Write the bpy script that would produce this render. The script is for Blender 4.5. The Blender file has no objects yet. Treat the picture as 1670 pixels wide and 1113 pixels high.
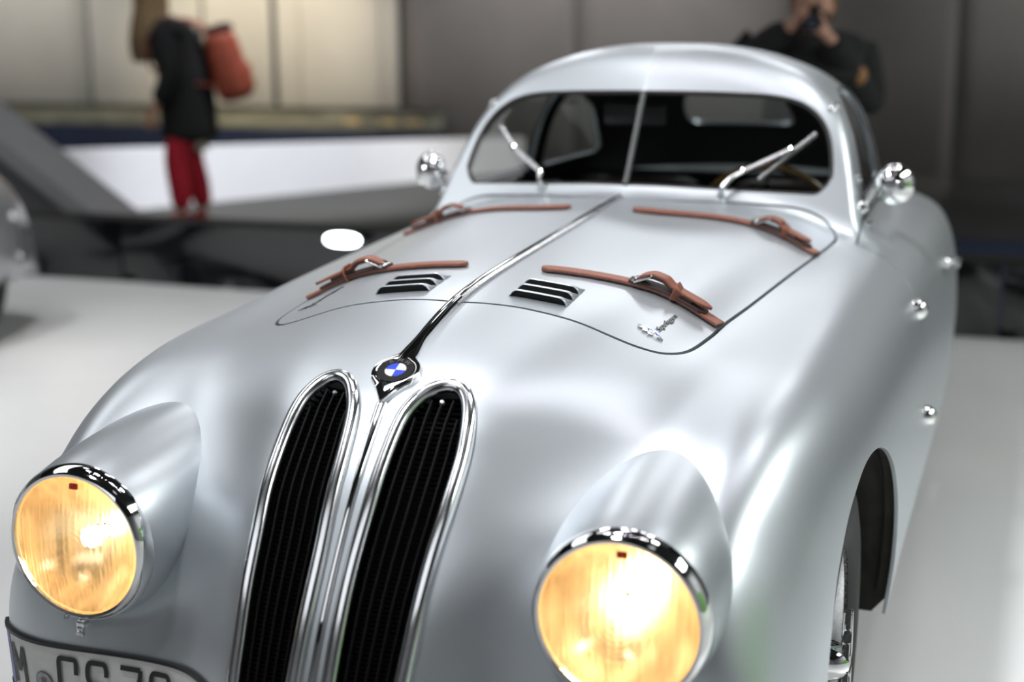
import bpy, bmesh, math, random
import numpy as np
from mathutils import Vector, Matrix
from mathutils.bvhtree import BVHTree
random.seed(4)
SC = bpy.context.scene
COL = SC.collection
PI = math.pi

# ---------------------------------------------------------------- camera, world, lights, exposure
cam_data = bpy.data.cameras.new('camera'); cam = bpy.data.objects.new('camera', cam_data); COL.objects.link(cam)
CAM_YAW, CAM_PITCH, CAM_ROLL = .34372, .21905, -.0035
cam.location = (.90258, -1.70760, 1.43752)
_cy, _sy, _cp, _sp = math.cos(CAM_YAW), math.sin(CAM_YAW), math.cos(CAM_PITCH), math.sin(CAM_PITCH)
_f = Vector((-_sy*_cp, _cy*_cp, -_sp)); _r = Vector((_cy, _sy, 0)); _u = _r.cross(_f)
_cr, _sr = math.cos(CAM_ROLL), math.sin(CAM_ROLL)
_r2 = _cr*_r+_sr*_u; _u2 = -_sr*_r+_cr*_u
cam.rotation_euler = Matrix((_r2, _u2, -_f)).transposed().to_euler()
cam_data.sensor_width = 36; cam_data.lens = 36*2250.4/1670
cam_data.clip_start = .05; cam_data.clip_end = 200
cam_data.dof.use_dof = True; cam_data.dof.focus_distance = 2.38; cam_data.dof.aperture_fstop = 1.7
SC.camera = cam

SC.view_settings.view_transform = 'Standard'; SC.view_settings.look = 'None'
SC.view_settings.gamma = 1; SC.view_settings.exposure = 0.0
SC.view_settings.use_curve_mapping = False
world = bpy.data.worlds.new('world'); SC.world = world; world.use_nodes = True
wb = world.node_tree.nodes['Background']; wb.inputs[0].default_value = (.50, .56, .66, 1); wb.inputs[1].default_value = .052

def area(name, loc, target, sx, sy, power, col=(1,1,1)):
    d = bpy.data.lights.new(name, 'AREA'); d.shape = 'RECTANGLE'; d.size = sx; d.size_y = sy; d.energy = power; d.color = col
    o = bpy.data.objects.new(name, d); COL.objects.link(o); o.location = loc
    o.rotation_euler = (Vector(target)-Vector(loc)).to_track_quat('-Z', 'Y').to_euler(); return o
def spot(name, loc, target, power, angle, blend=.4, col=(1,1,1), radius=.05):
    d = bpy.data.lights.new(name, 'SPOT'); d.energy = power; d.spot_size = math.radians(angle); d.spot_blend = blend; d.color = col; d.shadow_soft_size = radius
    o = bpy.data.objects.new(name, d); COL.objects.link(o); o.location = loc
    o.rotation_euler = (Vector(target)-Vector(loc)).to_track_quat('-Z', 'Y').to_euler(); return o
# unseen hall lighting: soft fill panels, then a spot grid powered by brightness fit
area('panel_light', (-1, 7.6, 5.9), (-1, 7.6, 0), 9, 4, 8, (.88,.94,1.0))
area('hall_fill', (-1.5, -6, 5.8), (-1.5, -6, 0), 8, 4, 115, (.95,.97,1.0))
area('side_fill', (6.5, 2.5, 5.8), (6.5, 2.5, 0), 2, 8, 540, (.97,1.0,.97))
area('side_fill', (-6, 2, 5.8), (-6, 2, 0), 3, 7, 140, (.97,.98,1.0))
for x, y, p in [(-1,-1,1170),(-1,2,180),(-1,5,24),(-1,6.5,17),(-1,9.5,76),(-2,2,50),(-2,9.5,62),(-3,3.5,16),(-4,8,69),(-4,9.5,100),(0,9.5,42),(1,2,41),(1,6.5,13),(1,8,50),(1,9.5,47),(2,-1,9),(2,2,11),(2,3.5,113)]:
    spot('spot_light', (x, y, 5.6), (.1, 1.2, .85), p, 32, .7, (.985,.985,1.0), .35)
for k in range(9):       # a track of small bright spots
    spot('track_spot', (-1.6+.42*k, 1.1+.12*k, 5.3), (.1, .8, .8), 5, 40, .5, (1.0,.90,1.0), .03)
spot('floor_spot', (-3.8, 1.0, 5.6), (-3.6, 1.4, .6), 560, 62, .6, (1.0,.985,.98), .07)
spot('floor_spot', (-3.1, 3.8, 5.6), (-3.5, 3.6, .6), 390, 60, .6, (1.0,.985,.98), .07)
spot('warm_wall_wash', (-6.9, 7.6, 4.4), (-7.4, 12.9, 1.2), 2700, 40, .9, (1.0,.88,.68), .3)
spot('wall_wash', (-10.6, 7.2, 4.8), (-11.2, 12.9, 1.0), 1500, 52, .8, (1.0,.96,.88), .3)
spot('wall_wash', (-2.6, 7.4, 5.0), (-3.6, 12.9, .8), 1560, 52, .9, (1.0,.96,.92), .3)
spot('wall_wash', (3.0, 8.6, 5.6), (2.6, 12.9, .8), 950, 60, .9, (1.0,.96,.92), .3)
spot('white_wall_wash', (-3.0, 7.2, 5.6), (-5.4, 9.4, .3), 2500, 44, .7, (.92,.94,1.0), .3)
spot('green_wall_light', (5.0, .4, 5.0), (8.9, .6, 1.4), 260, 60, .7, (.95,1,.8), .2)

# ---------------------------------------------------------------- helpers
def link(name, me, parent=None, mat=None):
    o = bpy.data.objects.new(name, me); COL.objects.link(o)
    if parent is not None: o.parent = parent
    if mat is not None:
        me.materials.clear(); me.materials.append(mat)
    return o
def tag(o, label=None, cat=None, group=None, kind=None):
    if label: o['label'] = label
    if cat: o['category'] = cat
    if group: o['group'] = group
    if kind: o['kind'] = kind
    return o
def thing(name, loc=(0,0,0)):
    o = bpy.data.objects.new(name, None); COL.objects.link(o); o.location = loc; o.empty_display_size = .1; return o
def nmesh(name, V, F, mat=None, parent=None, normals=None, smooth=True):
    V = np.asarray(V, float)
    me = bpy.data.meshes.new(name)
    if isinstance(F, np.ndarray):
        n, k = F.shape
        me.vertices.add(len(V)); me.vertices.foreach_set('co', V.ravel())
        me.loops.add(n*k); me.loops.foreach_set('vertex_index', F.ravel().astype(np.int32))
        me.polygons.add(n); me.polygons.foreach_set('loop_start', np.arange(0, n*k, k, dtype=np.int32))
        me.polygons.foreach_set('loop_total', np.full(n, k, dtype=np.int32)); me.update(calc_edges=True)
    else:
        me.from_pydata([tuple(v) for v in V], [], F)
    me.polygons.foreach_set('use_smooth', np.full(len(me.polygons), smooth))
    if normals is not None:
        me.normals_split_custom_set_from_vertices([tuple(v) for v in normals])
    me.update()
    return link(name, me, parent, mat)
def bm_obj(name, bm, mat=None, parent=None, smooth=False, sharp=None):
    me = bpy.data.meshes.new(name); bmesh.ops.recalc_face_normals(bm, faces=bm.faces); bm.to_mesh(me); bm.free()
    me.polygons.foreach_set('use_smooth', np.full(len(me.polygons), smooth))
    if smooth and sharp is not None: me.set_sharp_from_angle(angle=math.radians(sharp))
    return link(name, me, parent, mat)
def box_bm(bm, c, s, bevel=0, rot=None, seg=2):
    m = Matrix.Translation(c) @ (rot.to_4x4() if rot is not None else Matrix.Identity(4)) @ Matrix.Diagonal((s[0], s[1], s[2], 1))
    r = bmesh.ops.create_cube(bm, size=1, matrix=m)
    if bevel:
        es = list({e for v in r['verts'] for e in v.link_edges})
        bmesh.ops.bevel(bm, geom=es, offset=bevel, segments=seg, affect='EDGES', profile=.5)
def box(name, c, s, mat, parent=None, bevel=0, rot=None, smooth=False):
    bm = bmesh.new(); box_bm(bm, c, s, bevel, rot); return bm_obj(name, bm, mat, parent, smooth, 40)
def frames(path, up=None, closed=False):
    """tangent, side and up vector along a polyline"""
    P = np.asarray(path, float); n = len(P)
    T = (np.roll(P,-1,0)-np.roll(P,1,0)) if closed else np.gradient(P, axis=0)
    T /= np.linalg.norm(T, axis=1)[:,None]+1e-12
    if up is None:
        u = np.array([0,0,1.]) if abs(T[0,2]) < .9 else np.array([0,1.,0]); U = []
        for t in T:
            u = u-t*(u@t); u = u/(np.linalg.norm(u)+1e-12); U.append(u)
        U = np.array(U)
    else:
        U = np.broadcast_to(np.asarray(up, float), P.shape).copy(); U -= T*np.sum(U*T,1)[:,None]; U /= np.linalg.norm(U,axis=1)[:,None]+1e-12
    return P, T, np.cross(T, U), U
def sweep(name, path, section, mat=None, parent=None, up=None, closed=False, scale=None, smooth=True, sharp=35, caps=True):
    """sweep a closed 2-D section (side, up) along a path; section may be one per point"""
    P, T, S, U = frames(path, up, closed); n = len(P)
    sec = np.asarray(section, float)
    if sec.ndim == 2: sec = np.broadcast_to(sec, (n,)+sec.shape).copy()
    if scale is not None: sec = sec*np.asarray(scale, float).reshape(n, 1, -1)
    m = sec.shape[1]
    V = P[:,None,:]+S[:,None,:]*sec[:,:,:1]+U[:,None,:]*sec[:,:,1:2]
    V = V.reshape(-1,3); F = []
    for i in range(n if closed else n-1):
        a, b = i*m, ((i+1)%n)*m
        for j in range(m): F.append((a+j, b+j, b+(j+1)%m, a+(j+1)%m))
    if caps and not closed: F.append(tuple(range(m))); F.append(tuple(range((n-1)*m, n*m))[::-1])
    me = bpy.data.meshes.new(name); me.from_pydata([tuple(v) for v in V], [], F)
    bm = bmesh.new(); bm.from_mesh(me); bmesh.ops.recalc_face_normals(bm, faces=bm.faces); bm.to_mesh(me); bm.free()
    me.polygons.foreach_set('use_smooth', np.full(len(me.polygons), smooth))
    if smooth: me.set_sharp_from_angle(angle=math.radians(sharp))
    return link(name, me, parent, mat)
def circ(r, n=12, ry=None):
    a = np.linspace(0, 2*PI, n, endpoint=False); return np.stack([r*np.cos(a), (ry or r)*np.sin(a)], 1)
def tube(name, path, r, mat, parent=None, n=12, taper=None, closed=False):
    return sweep(name, path, circ(r, n), mat, parent, scale=taper, closed=closed)
def lathe(name, prof, mat, parent=None, origin=(0,0,0), axis=(0,0,1), n=48, sharp=30, refdir=None):
    """turn a profile of (radius, height) about an axis"""
    q = Vector((0,0,1)).rotation_difference(Vector(axis)); M = q.to_matrix()
    V, F = [], []
    prof = list(prof); m = len(prof)
    for r, h in prof:
        for k in range(n):
            a = 2*PI*k/n; V.append(tuple(M @ Vector((r*math.cos(a), r*math.sin(a), h)) + Vector(origin)))
    for i in range(m-1):
        for k in range(n): F.append((i*n+k, i*n+(k+1)%n, (i+1)*n+(k+1)%n, (i+1)*n+k))
    bm = bmesh.new(); vs = [bm.verts.new(v) for v in V]
    for f in F: bm.faces.new([vs[i] for i in f])
    bmesh.ops.remove_doubles(bm, verts=bm.verts, dist=1e-6)
    return bm_obj(name, bm, mat, parent, True, sharp)
def prism_bm(bm, pts, h, M):
    """extrude a flat outline (2-D points) by h, placed by the matrix M"""
    lo = [bm.verts.new(M @ Vector((x, y, 0))) for x, y in pts]; hi = [bm.verts.new(M @ Vector((x, y, h))) for x, y in pts]
    n = len(pts); bm.faces.new(lo[::-1]); bm.faces.new(hi)
    for i in range(n): bm.faces.new((lo[i], lo[(i+1)%n], hi[(i+1)%n], hi[i]))
def smooth_path(pts, n=40, closed=False):
    P = np.asarray(pts, float); k = len(P); out = []
    t = np.linspace(0, k if closed else k-1, n, endpoint=not closed)
    for s in t:
        i = int(min(s, k-1 if closed else k-2)); f = s-i
        g = (lambda j: P[j % k]) if closed else (lambda j: P[j] if 0 <= j < k else (2*P[0]-P[1] if j < 0 else 2*P[-1]-P[-2]))
        p0, p1, p2, p3 = g(i-1), g(i), g(i+1), g(i+2)
        out.append(.5*(2*p1+(p2-p0)*f+(2*p0-5*p1+4*p2-p3)*f*f+(3*p1-p0-3*p2+p3)*f**3))
    return np.array(out)
def round_poly(pts, r, seg=8):
    """round the corners of a 2-D polygon; r one radius or one per corner"""
    out = []; n = len(pts)
    for i in range(n):
        p = Vector(pts[i]); a = Vector(pts[i-1]); b = Vector(pts[(i+1)%n]); rr = r[i] if isinstance(r, (list,tuple)) else r
        if rr <= 0: out.append(tuple(p)); continue
        da, db = (a-p), (b-p); rr2 = min(rr, da.length*.49, db.length*.49); s, e = p+da.normalized()*rr2, p+db.normalized()*rr2
        for k in range(seg+1):
            t = k/seg; out.append(tuple((1-t)**2*s+2*t*(1-t)*p+t*t*e))
    return out

# ---------------------------------------------------------------- materials
def mat(name, col, metal=0., rough=.5, **k):
    m = bpy.data.materials.new(name); m.use_nodes = True; nt = m.node_tree; b = nt.nodes['Principled BSDF']
    b.inputs['Base Color'].default_value = (*col, 1); b.inputs['Metallic'].default_value = metal; b.inputs['Roughness'].default_value = rough
    if 'coat' in k: b.inputs['Coat Weight'].default_value = k['coat']; b.inputs['Coat Roughness'].default_value = k.get('coat_rough', .1)
    if 'spec' in k: b.inputs['Specular IOR Level'].default_value = k['spec']
    if 'emit' in k: b.inputs['Emission Color'].default_value = (*k['emit'], 1); b.inputs['Emission Strength'].default_value = k.get('strength', 1)
    if 'noise' in k:      # (scale, colour variation, roughness variation, bump)
        sc, cv, rv, bp = k['noise']
        tc = nt.nodes.new('ShaderNodeTexCoord'); nz = nt.nodes.new('ShaderNodeTexNoise'); nz.inputs['Scale'].default_value = sc; nz.inputs['Detail'].default_value = k.get('detail', 4)
        if 'stretch' in k:
            mp = nt.nodes.new('ShaderNodeMapping'); mp.inputs['Scale'].default_value = k['stretch']; nt.links.new(tc.outputs['Object'], mp.inputs[0]); nt.links.new(mp.outputs[0], nz.inputs['Vector'])
        else: nt.links.new(tc.outputs['Object'], nz.inputs['Vector'])
        if cv:
            r = nt.nodes.new('ShaderNodeValToRGB'); r.color_ramp.elements[0].position = .3; r.color_ramp.elements[1].position = .7
            r.color_ramp.elements[0].color = (*[max(0,c*(1-cv)) for c in col], 1); r.color_ramp.elements[1].color = (*[min(1,c*(1+cv)) for c in col], 1)
            nt.links.new(nz.outputs['Fac'], r.inputs[0]); nt.links.new(r.outputs[0], b.inputs['Base Color'])
        if rv:
            mr = nt.nodes.new('ShaderNodeMapRange'); mr.inputs['To Min'].default_value = max(0,rough-rv); mr.inputs['To Max'].default_value = min(1,rough+rv)
            nt.links.new(nz.outputs['Fac'], mr.inputs[0]); nt.links.new(mr.outputs[0], b.inputs['Roughness'])
        if bp:
            bu = nt.nodes.new('ShaderNodeBump'); bu.inputs['Strength'].default_value = bp; bu.inputs['Distance'].default_value = k.get('bump_dist', .002)
            nt.links.new(nz.outputs['Fac'], bu.inputs['Height']); nt.links.new(bu.outputs[0], b.inputs['Normal'])
    return m
def glass_mat(name, tint, gloss=.9, rough=.02):
    m = bpy.data.materials.new(name); m.use_nodes = True; nt = m.node_tree; nt.nodes.clear()
    o = nt.nodes.new('ShaderNodeOutputMaterial'); mx = nt.nodes.new('ShaderNodeMixShader'); t = nt.nodes.new('ShaderNodeBsdfTransparent'); g = nt.nodes.new('ShaderNodeBsdfGlossy'); lw = nt.nodes.new('ShaderNodeLayerWeight'); pw = nt.nodes.new('ShaderNodeMath'); pw.operation = 'POWER'; pw.inputs[1].default_value = 4.5; fr = nt.nodes.new('ShaderNodeMath'); fr.operation = 'MULTIPLY_ADD'; fr.inputs[1].default_value = .80; fr.inputs[2].default_value = .05
    lw.inputs[0].default_value = .5; nt.links.new(lw.outputs['Facing'], pw.inputs[0]); nt.links.new(pw.outputs[0], fr.inputs[0]); t.inputs[0].default_value = (*tint, 1); g.inputs['Roughness'].default_value = rough; g.inputs[0].default_value = (gloss, gloss, gloss, 1)
    nt.links.new(fr.outputs[0], mx.inputs[0]); nt.links.new(t.outputs[0], mx.inputs[1]); nt.links.new(g.outputs[0], mx.inputs[2]); nt.links.new(mx.outputs[0], o.inputs[0]); return m
SILVER = mat('silver_paint', (.57,.61,.645), .80, .37, noise=(900, .03, .02, .04), bump_dist=.0004)
CHROME = mat('chrome', (.86,.87,.88), 1, .05, noise=(60, 0, .02, 0))
STEEL = mat('brushed_steel', (.62,.63,.64), 1, .28, noise=(200, .05, .06, 0))
DARKSTEEL = mat('dark_steel', (.10,.105,.11), .6, .5, noise=(200,.05,.06,0))
BAR = mat('bar_grey', (.06,.065,.065), 0, .6, noise=(120,.2,.05,0))
SCRIPT = mat('script_metal', (.16,.17,.17), 1, .3, noise=(200,.1,.06,0))
BLACK = mat('black_enamel', (.012,.012,.013), 0, .35, noise=(120, .2, .05, 0))
GRILLE = mat('grille_black', (.006,.006,.007), 0, .65, spec=.12, noise=(150, .2, .06, 0))
DARK = mat('dark_lining', (.008,.008,.008), 0, .9, noise=(80, .2, 0, 0))
ENAMEL = mat('ring_enamel', (.006,.006,.007), 0, .2, spec=.2, noise=(120,.2,.03,0))
POLISH = mat('polished_frame', (.84,.86,.88), 1, .17, noise=(60,0,.02,0))
RUBBER = mat('tyre_rubber', (.018,.018,.018), 0, .75, noise=(180, .25, .05, .2))
LEATHER = mat('tan_leather', (.215,.072,.043), 0, .45, noise=(260, .25, .08, .25), bump_dist=.0006)
LEATHER_EDGE = mat('dark_leather', (.035,.014,.010), 0, .6, noise=(260, .3, .05, .2))
GLASS = glass_mat('window_glass', (.80,.83,.82))
PLATE = mat('plate_white', (.68,.68,.66), 0, .35, noise=(40, .05, .03, 0))
INK = mat('black_lettering', (.02,.02,.022), 0, .4, noise=(90, .1, 0, 0))
PLATE_BLUE = mat('plate_blue', (.03,.09,.34), 0, .35, noise=(60, .1, 0, 0))
BLUE = mat('enamel_blue', (.01,.05,.55), 0, .2, noise=(60, .05, 0, 0))
WHITE = mat('enamel_white', (.75,.74,.70), 0, .2, noise=(60, .03, 0, 0))
# ---------------------------------------------------------------- body sheet
# columns run from the centre line outward and down to the sill, rows from the front lip over the car to the tail
XC = [0, .14, .24, .34, .44, .54, .62, .67, .70, .705, .70]
ROWS = [  # every row: eleven (x, y, z)
 [(0,-0.06,0.26),(0.14,-0.05,0.26),(0.24,0.01,0.26),(0.34,0.02,0.26),(0.44,0.02,0.26),(0.54,0.035,0.26),(0.61,0.06,0.26),(0.655,0.1,0.26),(0.69,0.16,0.26),(0.7,0.2,0.25),(0.7,0.22,0.22)],
 [(0,-0.085,0.42),(0.14,-0.07,0.42),(0.24,-0.005,0.42),(0.34,0.015,0.42),(0.44,0.015,0.42),(0.54,0.02,0.42),(0.615,0.045,0.42),(0.66,0.09,0.41),(0.69,0.17,0.38),(0.7,0.23,0.3),(0.7,0.255,0.22)],
 [(0,-0.045,0.54),(0.14,-0.028,0.54),(0.24,0.03,0.54),(0.34,0.05,0.54),(0.44,0.04,0.54),(0.54,0.02,0.535),(0.615,0.045,0.525),(0.66,0.105,0.5),(0.692,0.2,0.455),(0.702,0.27,0.33),(0.7,0.3,0.22)],
 [(0,0,0.62),(0.14,0.012,0.62),(0.24,0.06,0.62),(0.34,0.085,0.62),(0.44,0.075,0.62),(0.54,0.035,0.61),(0.615,0.075,0.595),(0.663,0.15,0.56),(0.695,0.26,0.5),(0.705,0.33,0.36),(0.7,0.36,0.22)],
 [(0,0.055,0.7),(0.14,0.065,0.7),(0.24,0.105,0.7),(0.34,0.137,0.695),(0.44,0.129,0.69),(0.54,0.085,0.685),(0.615,0.1275,0.665),(0.667,0.215,0.615),(0.7,0.33,0.535),(0.708,0.39,0.38),(0.703,0.42,0.22)],
 [(0,0.1,0.76),(0.14,0.111,0.76),(0.24,0.16,0.757),(0.34,0.1955,0.75),(0.44,0.191,0.742),(0.54,0.146,0.74),(0.615,0.189,0.715),(0.67,0.28,0.66),(0.705,0.4,0.565),(0.712,0.45,0.4),(0.706,0.48,0.22)],
 [(0,0.145,0.81),(0.14,0.16,0.81),(0.24,0.21,0.805),(0.34,0.2545,0.795),(0.44,0.254,0.785),(0.54,0.215,0.783),(0.617,0.255,0.76),(0.674,0.345,0.7),(0.71,0.46,0.59),(0.717,0.51,0.41),(0.71,0.54,0.22)],
 [(0,0.185,0.85),(0.14,0.2,0.85),(0.24,0.255,0.845),(0.34,0.3095,0.833),(0.44,0.319,0.82),(0.54,0.285,0.816),(0.618,0.325,0.795),(0.678,0.41,0.73),(0.715,0.52,0.61),(0.722,0.56,0.415),(0.715,0.59,0.22)],
 [(0,0.235,0.889),(0.14,0.255,0.885),(0.24,0.315,0.88),(0.34,0.375,0.865),(0.44,0.39,0.846),(0.54,0.361,0.841),(0.62,0.399,0.82),(0.682,0.475,0.755),(0.72,0.58,0.63),(0.728,0.62,0.42),(0.72,0.65,0.22)],
 [(0,0.33,0.927),(0.14,0.345,0.92),(0.24,0.4,0.912),(0.34,0.457,0.892),(0.44,0.474,0.868),(0.54,0.45,0.859),(0.62,0.4825,0.84),(0.685,0.55,0.775),(0.724,0.64,0.64),(0.732,0.67,0.42),(0.723,0.7,0.262)],
 [(0,0.49,0.968),(0.14,0.5,0.958),(0.24,0.54,0.947),(0.34,0.58,0.92),(0.44,0.6,0.887),(0.54,0.585,0.875),(0.62,0.6,0.857),(0.688,0.65,0.79),(0.728,0.71,0.65),(0.735,0.74,0.42),(0.725,0.76,0.262)],
 [(0,0.7,0.992),(0.14,0.71,0.984),(0.24,0.73,0.971),(0.34,0.75,0.945),(0.44,0.77,0.902),(0.54,0.77,0.886),(0.62,0.78,0.868),(0.692,0.8,0.8),(0.733,0.83,0.655),(0.738,0.85,0.42),(0.727,0.86,0.262)],
 [(0,1.02,1.009),(0.14,1.02,1),(0.24,1.03,0.99),(0.34,1.04,0.972),(0.44,1.05,0.932),(0.54,1.05,0.905),(0.62,1.05,0.887),(0.698,1.06,0.815),(0.742,1.07,0.66),(0.745,1.08,0.42),(0.73,1.08,0.262)],
 [(0,1.42,1.029),(0.14,1.42,1.019),(0.24,1.42,1.011),(0.34,1.43,0.998),(0.44,1.43,0.968),(0.54,1.43,0.932),(0.62,1.43,0.908),(0.705,1.44,0.835),(0.752,1.44,0.665),(0.755,1.44,0.42),(0.735,1.44,0.268)],
 [(0,1.85,1.045),(0.14,1.85,1.035),(0.24,1.85,1.028),(0.34,1.85,1.012),(0.44,1.85,0.988),(0.54,1.85,0.955),(0.63,1.85,0.925),(0.715,1.85,0.85),(0.762,1.85,0.67),(0.764,1.85,0.42),(0.74,1.85,0.268)],
 [(0,2.3,1.04),(0.14,2.3,1.03),(0.24,2.3,1.02),(0.34,2.3,1.01),(0.44,2.3,0.99),(0.55,2.3,0.968),(0.65,2.3,0.94),(0.73,2.3,0.87),(0.775,2.3,0.69),(0.775,2.3,0.43),(0.748,2.3,0.268)],
 [(0,2.8,1),(0.14,2.8,0.995),(0.24,2.8,0.99),(0.34,2.8,0.985),(0.45,2.8,0.975),(0.56,2.8,0.963),(0.66,2.8,0.935),(0.735,2.8,0.865),(0.777,2.8,0.69),(0.777,2.8,0.43),(0.75,2.8,0.268)],
 [(0,3.3,0.9),(0.14,3.3,0.895),(0.24,3.3,0.89),(0.34,3.3,0.885),(0.44,3.3,0.88),(0.54,3.3,0.87),(0.63,3.3,0.845),(0.7,3.3,0.78),(0.745,3.28,0.62),(0.75,3.26,0.42),(0.725,3.25,0.268)],
 [(0,3.65,0.74),(0.13,3.65,0.735),(0.22,3.65,0.73),(0.31,3.65,0.725),(0.4,3.64,0.715),(0.49,3.63,0.7),(0.57,3.61,0.67),(0.63,3.58,0.61),(0.67,3.53,0.51),(0.68,3.5,0.38),(0.66,3.48,0.268)],
 [(0,3.84,0.52),(0.12,3.84,0.52),(0.2,3.84,0.515),(0.28,3.83,0.51),(0.36,3.82,0.505),(0.44,3.8,0.495),(0.51,3.77,0.48),(0.56,3.73,0.45),(0.6,3.68,0.4),(0.61,3.65,0.33),(0.6,3.63,0.268)],
 [(0,3.88,0.28),(0.12,3.88,0.28),(0.2,3.88,0.28),(0.28,3.87,0.28),(0.36,3.86,0.28),(0.44,3.84,0.275),(0.51,3.81,0.27),(0.56,3.77,0.26),(0.595,3.72,0.25),(0.605,3.69,0.24),(0.6,3.67,0.262)],
]
def spline_matrix(n, sub):
    """rows map n values at integer knots to samples of the natural cubic spline through them"""
    A = np.zeros((n, n)); B = np.zeros((n, n))
    A[0,0] = A[-1,-1] = 1
    for i in range(1, n-1):
        A[i,i-1:i+2] = 1,4,1; B[i,i-1:i+2] = 6,-12,6
    M = np.linalg.solve(A, B)                     # second derivatives
    t = np.linspace(0, n-1, (n-1)*sub+1); i = np.minimum(t.astype(int), n-2); s = t-i
    E = np.eye(n)
    return ((1-s)[:,None]*E[i] + s[:,None]*E[i+1]
            - (s*(1-s)/6)[:,None]*((2-s)[:,None]*M[i] + (1+s)[:,None]*M[i+1]))

def lerp_tab(v, tab):
    tab = np.array(tab, float); return pchip(v, tab[:,0], tab[:,1])
def smax(a, b, k):
    h = np.maximum(k-np.abs(a-b), 0)/k
    return np.maximum(a, b)+h*h*k*.25
def cabin_height(x, y):
    """height of roof, windscreen and cabin sides over the plan point"""
    ax = np.sqrt(x*x+2e-7)
    w = lerp_tab(y, [(1.5,1.0),(2.2,1.0),(2.5,.985),(2.8,.94),(3.1,.86),(3.4,.74),(3.7,.55)])
    top = lerp_tab(y, [(1.5,1.405),(1.95,1.405),(2.15,1.412),(2.4,1.405),(2.6,1.385),(2.8,1.345),(3.0,1.28),(3.2,1.19),(3.4,1.08),(3.6,.95),(3.8,.8)])-1.41
    xs = ax/w
    side = pchip(xs, [0,.07,.14,.225,.318,.367,.410,.452,.485,.511,.530,.543,.555,.570,.586,.606,.631,.66,.70,.8],
                     [1.410,1.409,1.404,1.390,1.362,1.342,1.318,1.284,1.246,1.198,1.145,1.095,1.045,.99,.95,.915,.88,.80,.6,-1])
    front = 1.067+(y-1.668-.30*ax)/.765
    h = 1.41-side                                   # soften the table a little
    z = side+top
    return -smax(-z, -front, .095)
def sheet(sub_r=22, sub_c=20):
    n = len(XC)
    G = np.array([[(-x,y,z) for x,y,z in r[:0:-1]]+list(r) for r in ROWS], float)   # rows x 21 columns
    R = spline_matrix(G.shape[0], sub_r); C = spline_matrix(G.shape[1], sub_c)
    S = np.einsum('ai,ijk,bj->abk', R, G, C)
    return S
def pchip(v, xs, ys):
    """monotone cubic through a table"""
    xs = np.asarray(xs, float); ys = np.asarray(ys, float); h = np.diff(xs); d = np.diff(ys)/h; m = np.zeros_like(ys)
    m[1:-1] = np.where(d[:-1]*d[1:] > 0, 2*d[:-1]*d[1:]/(d[:-1]+d[1:]+1e-30), 0); m[0] = 0 if abs(d[0])<.2 else d[0]; m[-1] = d[-1]
    i = np.clip(np.searchsorted(xs, v)-1, 0, len(xs)-2); t = np.clip((v-xs[i])/h[i], 0, 1)
    return ys[i]*(1+2*t)*(1-t)**2+m[i]*h[i]*t*(1-t)**2+ys[i+1]*t*t*(3-2*t)+m[i+1]*h[i]*t*t*(t-1)
S = sheet()
NR, NC = S.shape[:2]
hc = cabin_height(S[...,0], S[...,1])
_m = S[...,1] > 1.5
S[...,2] = np.where(_m, smax(S[...,2], np.maximum(hc, -2), .05), S[...,2])
dC = np.gradient(S, axis=1); dR = np.gradient(S, axis=0)
NRM = np.cross(dC, dR); NRM /= np.linalg.norm(NRM, axis=2)[...,None]+1e-12
V0 = S.reshape(-1,3); N0 = NRM.reshape(-1,3)
_i = (np.arange(NR-1)[:,None]*NC+np.arange(NC-1)[None,:]).ravel()
T0 = np.concatenate([np.stack([_i,_i+1,_i+NC+1],1), np.stack([_i,_i+NC+1,_i+NC],1)])
_k = 3
Sc = S[::_k, ::_k]; _nr, _nc = Sc.shape[:2]
_j = (np.arange(_nr-1)[:,None]*_nc+np.arange(_nc-1)[None,:]).ravel()
BVH = BVHTree.FromPolygons([tuple(v) for v in V0], T0.tolist())
def hit(o, d):
    p, n, i, l = BVH.ray_cast(Vector(o), Vector(d))
    if p is None: return None, None
    t = T0[i]; w = np.linalg.lstsq(np.stack([V0[t[0]],V0[t[1]],V0[t[2]]],1), np.array(p), rcond=None)[0]
    nn = w@N0[t]; return np.array(p), nn/np.linalg.norm(nn)
def top(x, y): return hit((x, y, 3), (0,0,-1))
def front(x, z): return hit((x, -1, z), (0,1,0))
def side(y, z, s=1): return hit((s*1.5, y, z), (-s,0,0))

def poly_sd(P, poly):
    """signed distance to a closed 2-D polygon, negative inside"""
    poly = np.asarray(poly, float); d2 = np.full(len(P), 1e9); ins = np.zeros(len(P), bool)
    for a, b in zip(poly, np.roll(poly,-1,0)):
        e = b-a; w = P-a; t = np.clip((w@e)/(e@e+1e-18), 0, 1); q = w-t[:,None]*e; d2 = np.minimum(d2, (q*q).sum(1))
        c = (a[1] <= P[:,1]) != (b[1] <= P[:,1])
        xi = a[0]+(P[:,1]-a[1])*(e[0]/(e[1] if abs(e[1])>1e-12 else 1e-12)); ins ^= c & (P[:,0] < xi)
    return np.where(ins, -1, 1)*np.sqrt(d2)
def field(V, plane, poly, where):
    """distance field of an outline seen along one axis; far away where the region test fails"""
    ax = {'xy':(0,1), 'xz':(0,2), 'yz':(1,2)}[plane]; P = V[:,ax]; poly = np.asarray(poly, float)
    lo, hi = poly.min(0)-.06, poly.max(0)+.06
    near = where(V) & (P >= lo).all(1) & (P <= hi).all(1); f = np.full(len(V), .06); f[near] = np.minimum(poly_sd(P[near], poly), .06); return f
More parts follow.
